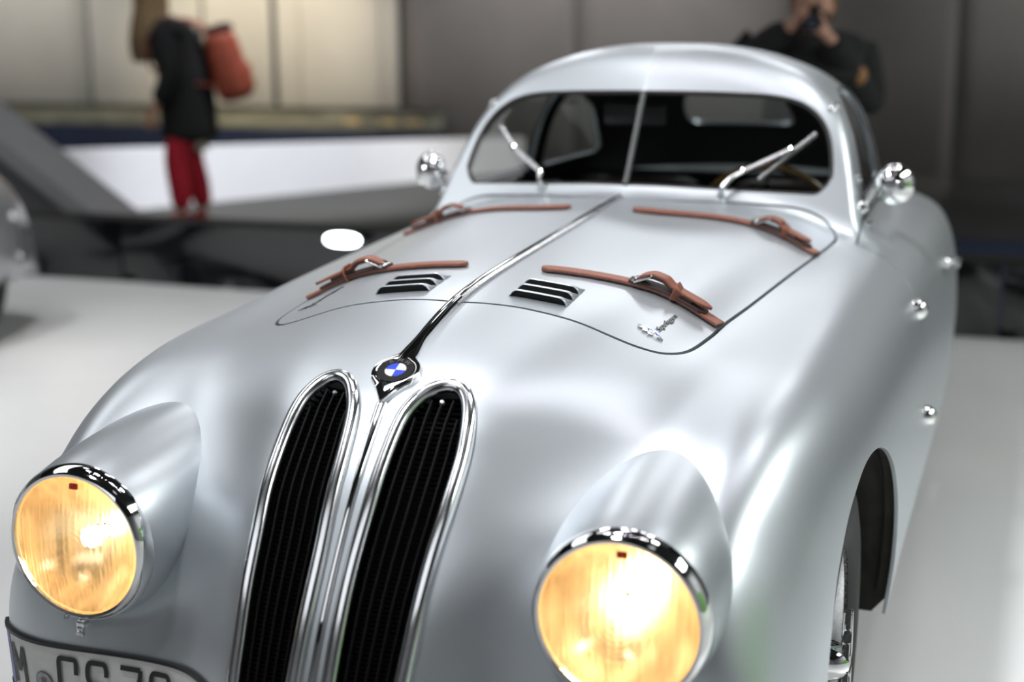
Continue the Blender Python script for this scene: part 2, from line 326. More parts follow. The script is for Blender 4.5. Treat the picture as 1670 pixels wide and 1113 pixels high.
def clip(V, N, T, f):
    """keep the part of a triangle mesh where f < 0; returns the cut edges too"""
    f = np.where(np.abs(f) < 1e-7, 1e-7, f); ins = f < 0; k = ins[T]; c = k.sum(1)
    out = [T[c == 3]]; edges = {}; newV, newN = [], []; cut = []
    def ev(a, b):
        key = (a, b) if a < b else (b, a)
        if key not in edges:
            t = f[a]/(f[a]-f[b]); edges[key] = len(V)+len(newV); newV.append(V[a]+(V[b]-V[a])*t); n = N[a]+(N[b]-N[a])*t; newN.append(n/np.linalg.norm(n))
        return edges[key]
    add = []
    for tri, kk in zip(T[(c > 0) & (c < 3)], k[(c > 0) & (c < 3)]):
        n = kk.sum(); r = int(np.argmax(kk)) if n == 1 else int(np.argmin(kk)); a, b, d = (int(tri[(r+q)%3]) for q in range(3))
        p, q = ev(a, b), ev(a, d)
        if n == 1: add.append((a, p, q)); cut.append((p, q))
        else: add += [(p, b, d), (p, d, q)]; cut.append((q, p))
    V2 = np.concatenate([V, np.array(newV).reshape(-1,3)]); N2 = np.concatenate([N, np.array(newN).reshape(-1,3)]); T2 = np.concatenate([out[0], np.array(add, int).reshape(-1,3)])
    u, inv = np.unique(T2, return_inverse=True); remap = np.full(len(V2), -1); remap[u] = np.arange(len(u))
    return V2[u], N2[u], inv.reshape(-1,3), np.array(cut, int).reshape(-1,2), V2, N2
class Shell:
    """a cut piece of the body sheet that gathers the returned edges of its openings"""
    def __init__(s, V=None, N=None, T=None):
        s.V, s.N, s.T = (V0, N0, T0) if V is None else (V, N, T); s.rims = []
    def keep(s, f, rim=.012):
        s.V, s.N, s.T, cut, V2, N2 = clip(s.V, s.N, s.T, f)
        if rim and len(cut): s.rims.append((V2[cut[:,0]], V2[cut[:,1]], N2[cut[:,0]], N2[cut[:,1]], rim))
        return s
    def offset(s, d): s.V = s.V+s.N*d; return s
    def build(s, name, mat, parent, rims=True, flip=False):
        V, N, T = s.V, s.N, s.T
        for a, b, na, nb, d in (s.rims if rims else []):
            # edge a->b has the kept surface on its left; the return goes inward
            L = np.linalg.norm(b-a, axis=1); ok = L > 1e-7; a, b, na, nb = a[ok], b[ok], na[ok], nb[ok]
            dirv = np.cross((b-a)/np.linalg.norm(b-a,axis=1)[:,None], (na+nb)/2); dirv /= np.linalg.norm(dirv,axis=1)[:,None]+1e-12
            q = len(V); n = len(a); V = np.concatenate([V, a, b, b-nb*d, a-na*d]); N = np.concatenate([N, dirv, dirv, dirv, dirv])
            i = np.arange(n); T = np.concatenate([T, np.stack([q+n+i, q+i, q+3*n+i],1), np.stack([q+n+i, q+3*n+i, q+2*n+i],1)])
        if flip: T = T[:,::-1]; N = -N
        # the pressed centre crease of the windscreen header keeps one normal on each side
        m = (np.abs(V[:,0]) < 1e-5) & (V[:,1] > 1.62) & (V[:,1] < 2.0) & (V[:,2] > 1.05)
        if m.any():
            fn = np.cross(V[T[:,1]]-V[T[:,0]], V[T[:,2]]-V[T[:,0]]); cx = V[T][:,:,0].mean(1); ids = np.where(m)[0]; new = {}; Va, Na = [V], [N.copy()]; T = T.copy(); q = len(V)
            acc = {sd: np.zeros((len(V),3)) for sd in (-1,1)}
            for sd in (-1,1):
                fsel = (cx*sd > 0) & m[T].any(1)
                for c in range(3): np.add.at(acc[sd], T[fsel][:,c], fn[fsel])
            fade = np.clip((1.985-V[ids,1])/.10, 0, 1)[:,None]
            def mixn(sd):
                n = acc[sd][ids]; L = np.linalg.norm(n,axis=1)[:,None]; n = np.where(L > 0, n/np.maximum(L,1e-12), N[ids]); n = n*fade+N[ids]*(1-fade); return n/np.linalg.norm(n,axis=1)[:,None]
            Na[0][ids] = mixn(1); V = np.concatenate([V, V[ids]]); N = np.concatenate([Na[0], mixn(-1)]); mp = np.arange(q); mp[ids] = q+np.arange(len(ids)); left = cx < 0; T[left] = mp[T[left]]
        return nmesh(name, V, T.copy(), mat, parent, N)
# outlines of the openings
def mir(p): return [(-x, y) for x, y in p][::-1]
KID = [(.024,.36),(.023,.45),(.022,.56),(.022,.66),(.026,.74),(.029,.80),(.035,.848),(.046,.873),(.066,.891),(.094,.898),(.122,.892),(.143,.873),(.154,.845),(.159,.80),(.157,.74),(.152,.69),(.147,.62),(.142,.55),(.137,.47),(.130,.38),(.118,.325),(.098,.302),(.072,.297),(.046,.308),(.030,.33)]
KID = [tuple(p) for p in smooth_path(KID, 110, True)]
def inset(poly, d):
    P = np.asarray(poly, float); T = np.roll(P,-1,0)-np.roll(P,1,0); T /= np.linalg.norm(T,axis=1)[:,None]; Nn = np.stack([-T[:,1], T[:,0]],1)
    A = .5*np.sum(P[:,0]*np.roll(P[:,1],-1)-np.roll(P[:,0],-1)*P[:,1]); return P+Nn*(d if A > 0 else -d)
WS = [(-.47,1.041),(-.26,1.052),(0,1.064),(.26,1.052),(.47,1.041),(.494,1.085),(.481,1.165),(.452,1.222),(.40,1.262),(.33,1.281),(.24,1.288),(.12,1.292),(0,1.294),(-.12,1.292),(-.24,1.288),(-.33,1.281),(-.40,1.262),(-.452,1.222),(-.481,1.165),(-.494,1.085)]
WS = [tuple(p) for p in smooth_path(round_poly(WS, [.03]+[0]*3+[.03]+[0]*15, 5), 160, True)]
DWIN = round_poly([(1.93,1.02),(2.50,1.02),(2.50,1.285),(2.16,1.288),(2.02,1.23)], [.02,.03,.05,.10,.06], 6)
QWIN = round_poly([(2.58,1.02),(3.02,1.04),(2.84,1.20),(2.58,1.28)], [.03,.07,.09,.05], 6)
RWIN = round_poly([(-.30,2.98),(.30,2.98),(.24,3.30),(-.24,3.30)], .08, 8)
HOOD = smooth_path([(.010,.527),(.06,.535),(.12,.541),(.20,.537),(.28,.530),(.335,.536),(.375,.558),(.402,.605),(.417,.70),(.426,.80),(.444,.93),(.462,1.07),(.485,1.26),(.508,1.46),(.521,1.61),(.520,1.69),(.497,1.735),(.45,1.747),(.38,1.733),(.276,1.697),(.14,1.650),(.010,1.600)], 130)
DOOR = round_poly([(1.60,.32),(1.60,.62),(1.61,.80),(1.72,.985),(1.90,.992),(2.52,.992),(2.55,.80),(2.52,.32)], [.05,.2,.08,.05,.05,.05,.1,.06], 8)
ARCH = [(.66+.405*math.cos(a), .32+.40*math.sin(a)) for a in np.linspace(-.16, PI+.16, 60)]+[(.2,.05),(1.12,.05)]
ARCH2 = [(3.02+.36*math.cos(a), .30+.33*math.sin(a)) for a in np.linspace(0, PI, 40)]+[(2.66,.05),(3.38,.05)]
# ---------------------------------------------------------------- the car
car = thing('car', (0,0,0))
tag(car, 'silver vintage coupe with twin oval grilles, lit headlamps and leather bonnet straps', 'car')
HP = [tuple(p) for p in HOOD]
fr_ = lambda V: (V[:,1] < .6) & (V[:,2] < .93)
ws_ = lambda V: (V[:,1] > 1.55) & (V[:,1] < 2.25) & (V[:,2] > .98)
sd_ = lambda V: np.abs(V[:,0]) > .3
up_ = lambda V: (V[:,2] > .8) & (V[:,1] < 1.95)
KH = inset(KID, .010)
body = Shell()
for sg in (1, -1):
    kh = KH if sg > 0 else KH*np.array([-1,1])
    body.keep(-field(body.V, 'xz', kh, lambda V: fr_(V) & (V[:,0]*sg > 0)), .02)
body.keep(-field(body.V, 'xz', WS, ws_), .016)
LAMPC = [(.114*math.cos(a), .114*math.sin(a)) for a in np.linspace(0, 2*PI, 60, endpoint=False)]
for sg in (1, -1): body.keep(-field(body.V, 'xz', [(sg*.444+x, .649+z) for x, z in LAMPC], lambda V: (V[:,1] < .35) & (V[:,0]*sg > 0)), 0)
for sg in (1, -1):
    ss = lambda V: (V[:,0]*sg > .3)
    body.keep(-field(body.V, 'yz', DWIN, ss), .014); body.keep(-field(body.V, 'yz', QWIN, ss), .014)
    body.keep(-field(body.V, 'yz', ARCH, ss), .007); body.keep(-field(body.V, 'yz', ARCH2, ss), .007)
    hp = HP if sg > 0 else [(-x, y) for x, y in HP]
    body.keep(-(field(body.V, 'xy', hp, lambda V: up_(V) & (V[:,0]*sg > -.05))-.0068), .014)
    body.keep(-np.maximum(field(body.V, 'yz', DOOR, ss)-.002, .570-body.V[:,0]*sg), .012)
body.keep(-field(body.V, 'xz', [(x, z) for x, z in round_poly([(-.20,1.13),(.20,1.13),(.17,1.25),(-.17,1.25)], .05)], lambda V: V[:,1] > 2.6), .014)
body.build('body_shell', SILVER, car)
for sg in (1, -1):
    hp = HP if sg > 0 else [(-x, y) for x, y in HP]
    h = Shell().keep(field(V0, 'xy', hp, lambda V: up_(V) & (V[:,0]*sg > -.05)), .014); h.build('bonnet_panel', SILVER, car)
    ss = lambda V: (V[:,0]*sg > .3)
    d = Shell().keep(np.maximum(field(V0, 'yz', DOOR, ss)+.002, .574-V0[:,0]*sg), .012); d.build('door_panel', SILVER, car)
# dark lining a little inside the sheet, so that no gap looks through the car
ln = Shell(); ln.keep(V0[:,1]-1.66, 0)
for sg in (1, -1): ln.keep(-field(ln.V, 'yz', ARCH, lambda V: V[:,0]*sg > .3), 0)
ln.keep(-field(ln.V, 'xz', [(.444+x, .649+z) for x, z in LAMPC], lambda V: (V[:,1] < .35) & (V[:,0] > 0)), 0); ln.keep(-field(ln.V, 'xz', [(-.444+x, .649+z) for x, z in LAMPC], lambda V: (V[:,1] < .35) & (V[:,0] < 0)), 0)
ln.keep(.30-ln.V[:,2], 0); ln.offset(-.028); ln.build('inner_lining', DARK, car, rims=False)
for sg in (1, -1):
    g = Shell().keep(field(V0, 'xz', inset(WS, -.012), ws_), 0); g.keep(.004-sg*g.V[:,0], 0); g.offset(-.012); g.build('windscreen_pane', GLASS, car, rims=False)
for sg in (1, -1):
    for poly, nm in ((DWIN, 'door_window'), (QWIN, 'quarter_window')):
        g = Shell().keep(field(V0, 'yz', inset(poly, -.012), lambda V: V[:,0]*sg > .3), 0); g.offset(-.012); g.build(nm, GLASS, car, rims=False)
RW = round_poly([(-.20,1.13),(.20,1.13),(.17,1.25),(-.17,1.25)], .05)
g = Shell().keep(field(V0, 'xz', inset(RW, -.012), lambda V: V[:,1] > 2.6), 0); g.offset(-.012); g.build('rear_window', GLASS, car, rims=False)
# headlining: the cabin's inner skin with the same openings
hl = Shell().keep(np.maximum(1.72-V0[:,1], .96-V0[:,2]), 0)
hl.keep(-field(hl.V, 'xz', inset(WS, -.004), ws_), 0)
for sg in (1, -1):
    for poly in (DWIN, QWIN): hl.keep(-field(hl.V, 'yz', inset(poly, -.004), lambda V: V[:,0]*sg > .3), 0)
hl.keep(-field(hl.V, 'xz', inset(RW, -.004), lambda V: V[:,1] > 2.6), 0)
hl.offset(-.017); hl.build('headlining', DARK, car, rims=False)
# rubber seal round the windscreen and its centre bar
def on_sheet(plane, pts, off=0., dirn=1):
    out = []
    for a, b in pts:
        p, n = front(a, b) if plane == 'xz' else top(a, b) if plane == 'xy' else side(a, b, dirn)
        out.append(p+n*off)
    return np.array(out)
sweep('windscreen_seal', on_sheet('xz', [tuple(p) for p in inset(WS, .003)], -.006), circ(.006, 8), RUBBER, car, closed=True)
bar = [front(0, z)[0] for z in np.linspace(1.066, 1.291, 8)]
sweep('windscreen_bar', np.array(bar)+[0,-.002,0], round_poly([(-.0065,-.008),(.0065,-.008),(.006,.005),(-.006,.005)], .003, 3), BAR, car, up=(0,-1,.6))
# underbody and wheel wells close the car from below
box('underbody', (0, 1.95, .235), (1.30, 3.3, .03), DARK, car)
# ---- grilles
for sg in (1, -1):
    k = [(x*sg, z) for x, z in KID]
    path = on_sheet('xz', [tuple(p) for p in inset(k, .006)], .001)
    nrm = np.array([front(a, b)[1] for a, b in [tuple(p) for p in inset(k, .006)]])
    a = np.linspace(0, 2*PI, 14, endpoint=False); sec = np.stack([.0125*np.cos(a), .011*np.sin(a)+.001], 1)
    gr = sweep('grille_frame', path, sec, POLISH, car, up=nrm, closed=True)
    # five upright bars and a stack of thin slats behind them
    for j in range(5):
        f = (j+1)/6; pts = []
        for z in np.linspace(.315, .878, 26):
            xs = [x for x, zz in zip(*inset(KID, .012).T) if abs(zz-z) < .012]
            if len(xs) < 2: continue
            lo, hi = min(xs), max(xs)
            if hi-lo < .05: continue
            w0 = .024+(.157-.024)*f
            x = lo+(hi-lo)*f
            if z > .84: x = pts[-1][0] if pts else x
            if x < lo+.004 or x > hi-.004: continue
            p, n = front(x*sg, z); pts.append((x, p-n*.006))
        sweep('grille_bar', [q for _, q in pts], round_poly([(-.0016,-.006),(.0016,-.006),(.0016,.004),(-.0016,.004)], .001, 2), GRILLE, gr, up=(0,-1,.5))
    bm = bmesh.new(); z = .312
    while z < .885:
        xs = [x for x, zz in zip(*inset(KID, .010).T) if abs(zz-z) < .012]
        if len(xs) >= 2 and max(xs)-min(xs) > .015:
            n = 6; row = []
            for i in range(n+1):
                x = min(xs)+(max(xs)-min(xs))*i/n; p, nn = front(x*sg, z); q0 = p-nn*.008; q1 = p-nn*.022+np.array([0,0,.003]); row.append((bm.verts.new(q0), bm.verts.new(q0+np.array([0,0,.0012])), bm.verts.new(q1)))
            for u, w in zip(row[:-1], row[1:]):
                bm.faces.new((u[0], w[0], w[1], u[1])); bm.faces.new((u[1], w[1], w[2], u[2])); bm.faces.new((w[0], u[0], u[2], w[2]))
        z += .0062
    tag(bm_obj('grille_slats', bm, GRILLE, gr), kind='stuff')
    p, n = front(.094*sg, .876); lathe('grille_screw', [(0,.004),(.003,.004),(.0045,.002),(.0045,-.004)], STEEL, gr, p-n*.005, n, 12)
# ---- emblem, nose spear and bonnet strip along the centre line
def prof_pt(y0, lo=False):
    p, n = (top(0, y0)); return p, n
def centre(v):           # v is z on the nose below .93 and y on the bonnet beyond
    return front(.0004, v) if v < .9 else None
spear = []
for z in np.linspace(.30, .868, 34): p, n = front(.0005, z); spear.append((p, n, .0062 if z < .75 else .0062+(z-.75)/.118*.004))
def ribbon(name, data, h, base, parent, m, peak=.75):
    P = np.array([d[0] for d in data]); U = np.array([d[1] for d in data]); secs = []
    for p, n, w in data:
        a = np.linspace(0, PI, 9); top_ = np.stack([w*np.cos(a), base+h*np.sin(a)**peak], 1); secs.append(np.concatenate([top_, [(-w,-.004),(w,-.004)]]))
    return sweep(name, P, np.array(secs), m, parent, up=U)
ribbon('nose_spear', spear, .008, 0, car, CHROME)
ep, en = front(.0005, .902)
EN = Vector(en); ER = Vector((1,0,0)); EU = EN.cross(ER)*1.0
if EU.z < 0: EU = -EU
EM = Matrix((ER, EU, EN)).transposed().to_4x4(); EM.translation = Vector(ep)-EN*.003
def emb_pt(x, y, z=0): return EM @ Vector((x, y, z))
bm = bmesh.new()                     # chrome drop-shaped boss that carries the roundel
ringp = []
for t in np.linspace(0, 2*PI, 56, endpoint=False):
    r = .042; x, y = r*math.cos(t), r*math.sin(t)
    if y > 0: y += .020*max(0, 1-abs(x)/.03)**1.6
    else: y -= .034*max(0, 1-abs(x)/.030)**1.5
    ringp.append((x, y))
lv = []
for sc, hh in ((1.02,-.012),(1.0,.004),(.95,.0105),(.86,.013),(.80,.0125),(.775,.010)):
    row = []
    for x, y in ringp:
        rr = math.hypot(x, y); k = sc if sc > .9 else None
        if k is None: f = (sc*.040)/rr; x2, y2 = x*f, y*f
        else: x2, y2 = x*sc, y*sc
        e = emb_pt(x2, y2, 0); q = front(e.x if abs(e.x) > 1e-4 else 2e-4, e.z)[0] if e.z < .96 else None
        base = 0.
        if q is not None: base = (Vector(q)-e).dot(EN)
        row.append(bm.verts.new(emb_pt(x2, y2, hh + (base if sc > .9 else base*.0))))
    lv.append(row)
for a, b in zip(lv[:-1], lv[1:]):
    for i in range(len(a)): bm.faces.new((a[i], a[(i+1)%len(a)], b[(i+1)%len(a)], b[i]))
bm.faces.new(lv[-1])
boss = bm_obj('emblem_boss', bm, CHROME, car, True, 60)
def disc(name, r0, r1, a0, a1, h0, h1, m, parent, M, n=24):
    bm = bmesh.new(); A = np.linspace(a0, a1, n); pts = [(r1*math.cos(a), r1*math.sin(a)) for a in A]
    if r0 > 0: pts += [(r0*math.cos(a), r0*math.sin(a)) for a in A[::-1]]
    elif a1-a0 < 6: pts.append((0,0))
    else: pts = pts[:-1]
    prism_bm(bm, pts, h1-h0, M @ Matrix.Translation((0,0,h0))); return bm_obj(name, bm, m, parent)
for h in (0, PI): disc('roundel_ring', .0178, .0305, h, h+PI, .010, .0138, ENAMEL, boss, EM, 28)
for q in range(4): disc('roundel_quarter', 0, .0176, q*PI/2+.02, (q+1)*PI/2-.02, .010, .0136, BLUE if q % 2 else WHITE, boss, EM, 12)
def text_mesh(s, size, depth, shear=0, spacing=1.0):
    c = bpy.data.curves.new('lettering', 'FONT'); c.body = s; c.size = size; c.extrude = depth/2; c.shear = shear; c.space_character = spacing; c.align_x = 'CENTER'; c.resolution_u = 4
    o = bpy.data.objects.new('lettering', c); COL.objects.link(o); dg = bpy.context.evaluated_depsgraph_get(); me = bpy.data.meshes.new_from_object(o.evaluated_get(dg)); bpy.data.objects.remove(o); bpy.data.curves.remove(c); return me
RINGTXT = mat('ring_letters', (.11,.10,.09), .6, .4, noise=(90,.1,0,0))
for ch, ang in (('B', 38), ('M', 0), ('W', -38)):
    me = text_mesh(ch, .0125, .0012); M = EM @ Matrix.Rotation(math.radians(ang), 4, 'Z') @ Matrix.Translation((0,.0192,.0142)); me.transform(M); link('roundel_letter', me, boss, RINGTXT)
strip1 = []                                       # from the boss up to the bonnet's front edge, then on between the leaves
for y in np.linspace(.287, .53, 20): p, n = top(.0004, y); w = .0105 if y > .36 else .0105+(.36-y)/.07*.009; strip1.append((p, n, w))
ribbon('nose_strip', strip1, .011, .001, car, CHROME)
strip2 = []
for y in np.linspace(.505, 1.607, 40): p, n = top(.0004, y); strip2.append((p, n, .0125))
st = ribbon('bonnet_hinge', strip2, .0075, .001, car, STEEL, .45)
ribbon('hinge_rod', [(p+n*.006, n, .0042) for p, n, w in strip2], .0055, 0, st, CHROME)
# ---- bonnet louvres: three raised scoops each side, open to the front
for sg in (1, -1):
    for y0, xa, xb in ((.583,.077,.186),(.620,.078,.187),(.657,.078,.187)):
        bm = bmesh.new(); rows = []; nx, ny = 18, 8
        for i in range(nx+1):
            u = i/nx; row = []; e = min(1, min(u, 1-u)*7); hgt = .0135*math.sin(e*PI/2)**.8
            for j in range(ny+1):
                v = j/ny; x = xa+(xb-xa)*u; y = y0+.034*v
                p, n = top(sg*x, y); row.append(bm.verts.new(p+n*(hgt*math.cos(v*PI/2)**1.2+.0004)))
            rows.append(row)
        for a, b in zip(rows[:-1], rows[1:]):
            for j in range(ny): bm.faces.new((a[j], b[j], b[j+1], a[j+1]))
        lo = bm_obj('bonnet_louvre', bm, SILVER, car, True, 80)
        so = lo.modifiers.new('thickness', 'SOLIDIFY'); so.thickness = .0016; so.offset = 0
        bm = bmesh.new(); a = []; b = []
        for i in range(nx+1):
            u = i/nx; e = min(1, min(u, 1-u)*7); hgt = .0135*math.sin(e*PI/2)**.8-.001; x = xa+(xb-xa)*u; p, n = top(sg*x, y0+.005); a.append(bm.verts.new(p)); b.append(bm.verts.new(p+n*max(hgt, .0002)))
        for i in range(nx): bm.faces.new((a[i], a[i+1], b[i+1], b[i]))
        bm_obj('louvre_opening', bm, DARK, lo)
# ---- leather straps with chrome buckles
def strap(sg, pts, xb, xk, xt, xw, w=.0145):
    """pts: plan curve from the inner tip to the bonnet edge; xb buckle, xk keeper, xt tail"""
    P = smooth_path(pts, 46); root = None
    def at(x): i = np.interp(x, P[:,0], P[:,1]); return i
    low = []
    for x in np.linspace(P[0,0], P[-1,0], 46):
        p, n = top(sg*x, at(x)); low.append((p+n*.0068, n))
    sc = np.ones((46, 2)); sc[:3,0] = (.45,.8,1)
    sec = round_poly([(-w,-.003),(w,-.003),(w,.003),(-w,.003)], .0018, 3)
    s = sweep('bonnet_strap', [q[0] for q in low], sec, LEATHER, car, up=[q[1] for q in low], scale=sc)
    sweep('strap_edge_shadow', [q[0]-q[1]*.0022 for q in low], np.array(sec)*[.985,.9], LEATHER_EDGE, s, up=[q[1] for q in low], scale=sc)  # dark strip for the leather's edge and the shadow under the strap
    # pad under the buckle
    pad = []
    for x in np.linspace(xb-.022, min(xb+.125, P[-1,0]-.02), 16): p, n = top(sg*x, at(x)); pad.append((p+n*.0115, n))
    ps = np.ones((16,2)); ps[0,0] = .8; ps[-1,0] = .5
    sweep('strap_pad', [q[0] for q in pad], np.array(sec)*[1.25,.9], LEATHER_EDGE, s, up=[q[1] for q in pad], scale=ps)
    # upper layer: up through the buckle in a hump, under the keeper, to a pointed tail
    hump = []; HX = [xb-.008, xb+.004, xb+.022, xb+.042, xk-.012, xk+.010, xt]; HH = [.016,.027,.0345,.0335,.0255,.0222,.0235]
    for x in np.linspace(xb-.006, xt, 26):
        h = float(pchip(np.array(x), HX, HH))
        p, n = top(sg*x, at(x)); hump.append((p+n*h, n))
    sweep('strap_fold', [q[0]-q[1]*.0055 for q in hump[:20]], np.array(sec)*[.9,.9], LEATHER_EDGE, s, up=[q[1] for q in hump[:20]])
    hs = np.ones((26,2)); hs[-4:,0] = (.92,.75,.5,.12); hs[0,0] = .8
    sweep('strap_tail', [q[0] for q in hump], np.array(sec)*[.94,.9], LEATHER, s, up=[q[1] for q in hump], scale=hs)
    # buckle: a rounded frame with two rollers and a prong
    p, n = top(sg*xb, at(xb)); n = Vector(n); ax = Vector((sg,0,0)); ax = (ax-n*ax.dot(n)).normalized(); ay = n.cross(ax)
    ax2 = (ax*.86+n*.5).normalized(); n2 = ax2.cross(ay) if ax2.cross(ay).dot(n) > 0 else ay.cross(ax2)
    c = Vector(p)+n*.020; rect = round_poly([(-.014,-.019),(.024,-.019),(.024,.019),(-.014,.019)], .007, 5)
    b = tube('buckle', [c+ax2*x+ay*y for x, y in rect], .0026, CHROME, s, 10, closed=True)
    tube('buckle_roller', [c+ax2*-.014+ay*y for y in np.linspace(-.016,.016,5)], .0042, CHROME, s, 12)
    tube('buckle_prong', [c+ax2*x+n2*(.004-.003*abs(x+.012)/.03) for x in np.linspace(-.014,.026,6)], .0018, CHROME, s, 8)
    # keeper loop
    p, n = top(sg*xk, at(xk)); n = Vector(n); ax = Vector((sg,0,0)); ax = (ax-n*ax.dot(n)).normalized(); ay = n.cross(ax); c = Vector(p)
    loop = [(-w*1.14,.006),(-w*1.14,.0265),(w*1.14,.0265),(w*1.14,.006)]; loop = round_poly(loop, .005, 4)
    sweep('strap_keeper', [c+ay*a+n*h for a, h in loop], round_poly([(-.0095,-.0018),(.0095,-.0018),(.0095,.0018),(-.0095,.0018)], .001, 2), LEATHER, s, closed=True)
    return s
for sg in (1, -1):
    strap(sg, [(.077,.771),(.15,.780),(.263,.785),(.34,.780),(.395,.772),(.423,.765)], .268, .336, .398, 0)
    strap(sg, [(.077,1.448),(.2,1.475),(.36,1.49),(.43,1.478),(.48,1.455),(.510,1.442)], .371, .430, .487, 0)
# ---- wing badge and script on the bonnet corners
BADGE = CHROME
def decal_point(sg, u, v, h):           # u outward, v rearward from the badge origin on the leaf
    p, n = top(u, v); return p+n*h
for sg in (1, -1):
    cx, cy = (.336*sg, .598+(.006 if sg < 0 else 0))
    wing = [(-.026,.006),(-.023,-.003),(-.016,-.001),(-.014,-.009),(-.006,-.006),(-.003,-.013),(.005,-.008),(.012,-.011),(.023,-.009),(.012,.002),(.008,.008),(-.003,.007),(-.011,.011),(-.017,.008)]
    bm = bmesh.new(); lo = []; hi = []
    for x, y in wing:
        p, n = top(cx+x, cy+y); lo.append(bm.verts.new(p)); hi.append(bm.verts.new(p+n*.0035))
    bm.faces.new(hi)
    for i in range(len(lo)): bm.faces.new((lo[i], lo[(i+1)%len(lo)], hi[(i+1)%len(lo)], hi[i]))
    bd = bm_obj('wing_badge', bm, BADGE, car)
    for (a, b2) in (((-.008,.005),(-.005,-.002)), ((.005,.003),(.011,-.005))):
        bm = bmesh.new()
        q = [top(cx+a[0], cy+a[1]), top(cx+b2[0], cy+b2[1])]; d = .0018
        vs = [bm.verts.new(pp+nn*.0038+np.array([s*d,0,0])) for pp, nn in q for s in (-1,1)]
        bm.faces.new((vs[0], vs[1], vs[3], vs[2])); bm_obj('badge_enamel', bm, BLUE, bd)
    me = text_mesh('Superleggera', .022, .0016, .3, .95)
    co = np.array([v.co for v in me.vertices]); k = .094/(co[:,0].max()-co[:,0].min()); k2 = .66
    ang = math.radians(84 if sg > 0 else 78); ox, oy = (cx+(.016 if sg > 0 else .012), .664 if sg > 0 else .664)
    for v in me.vertices:
        x, y, z = v.co.x*k, v.co.y*k2, v.co.z; xx, yy = x*math.cos(ang)-y*math.sin(ang), x*math.sin(ang)+y*math.cos(ang)
        p, n = top(ox+xx, oy+yy); v.co = Vector(p+n*(z+.0014))
    link('script_lettering', me, car, SCRIPT)
# ---------------------------------------------------------------- headlamps
LX, LY, LZ, LR = .444, .007, .649, .113
def lens_material():
    m = bpy.data.materials.new('fluted_glass'); m.use_nodes = True; nt = m.node_tree; b = nt.nodes['Principled BSDF']
    b.inputs['Base Color'].default_value = (1,.93,.80,1); b.inputs['Roughness'].default_value = .06; b.inputs['Transmission Weight'].default_value = 1; b.inputs['IOR'].default_value = 1.18
    tc = nt.nodes.new('ShaderNodeTexCoord'); w = nt.nodes.new('ShaderNodeTexWave'); w.bands_direction = 'X'; w.inputs['Scale'].default_value = 26; w.inputs['Distortion'].default_value = .3
    nt.links.new(tc.outputs['Object'], w.inputs['Vector']); bu = nt.nodes.new('ShaderNodeBump'); bu.inputs['Strength'].default_value = .35; bu.inputs['Distance'].default_value = .002
    nt.links.new(w.outputs['Fac'], bu.inputs['Height']); nt.links.new(bu.outputs[0], b.inputs['Normal']); return m
LENS = lens_material()
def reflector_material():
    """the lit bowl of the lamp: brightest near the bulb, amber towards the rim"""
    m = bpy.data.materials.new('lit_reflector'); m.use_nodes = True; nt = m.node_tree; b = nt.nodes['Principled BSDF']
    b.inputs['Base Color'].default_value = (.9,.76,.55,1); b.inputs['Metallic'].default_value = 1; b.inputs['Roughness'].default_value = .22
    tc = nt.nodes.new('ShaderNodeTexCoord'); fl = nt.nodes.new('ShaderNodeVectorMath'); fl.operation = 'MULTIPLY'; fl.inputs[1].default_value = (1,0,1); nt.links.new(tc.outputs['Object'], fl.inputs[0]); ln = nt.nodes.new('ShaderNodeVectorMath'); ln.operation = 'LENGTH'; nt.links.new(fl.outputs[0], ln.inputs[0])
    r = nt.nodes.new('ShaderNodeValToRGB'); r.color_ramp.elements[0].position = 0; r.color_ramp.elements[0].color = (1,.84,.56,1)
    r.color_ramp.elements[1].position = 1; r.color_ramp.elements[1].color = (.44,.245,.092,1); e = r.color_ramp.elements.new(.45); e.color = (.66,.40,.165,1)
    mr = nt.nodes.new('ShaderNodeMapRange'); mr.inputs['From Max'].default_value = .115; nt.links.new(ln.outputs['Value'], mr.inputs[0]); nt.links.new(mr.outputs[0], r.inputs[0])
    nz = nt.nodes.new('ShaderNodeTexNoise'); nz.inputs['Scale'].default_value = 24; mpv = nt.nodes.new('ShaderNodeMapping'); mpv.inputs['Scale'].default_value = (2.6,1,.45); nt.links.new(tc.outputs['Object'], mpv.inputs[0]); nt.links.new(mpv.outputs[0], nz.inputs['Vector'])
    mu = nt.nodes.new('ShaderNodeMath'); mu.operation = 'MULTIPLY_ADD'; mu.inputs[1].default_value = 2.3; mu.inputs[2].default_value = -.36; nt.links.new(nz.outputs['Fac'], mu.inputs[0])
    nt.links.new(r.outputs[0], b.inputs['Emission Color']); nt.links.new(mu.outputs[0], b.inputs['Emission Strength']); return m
REFL = reflector_material()
BULB = mat('lit_bulb', (1,.9,.7), 0, .3, emit=(1,.78,.45), strength=17, noise=(30, .02, 0, 0))
REDTAB = mat('red_tab', (.5,.03,.015), 0, .4, noise=(30,.1,0,0))
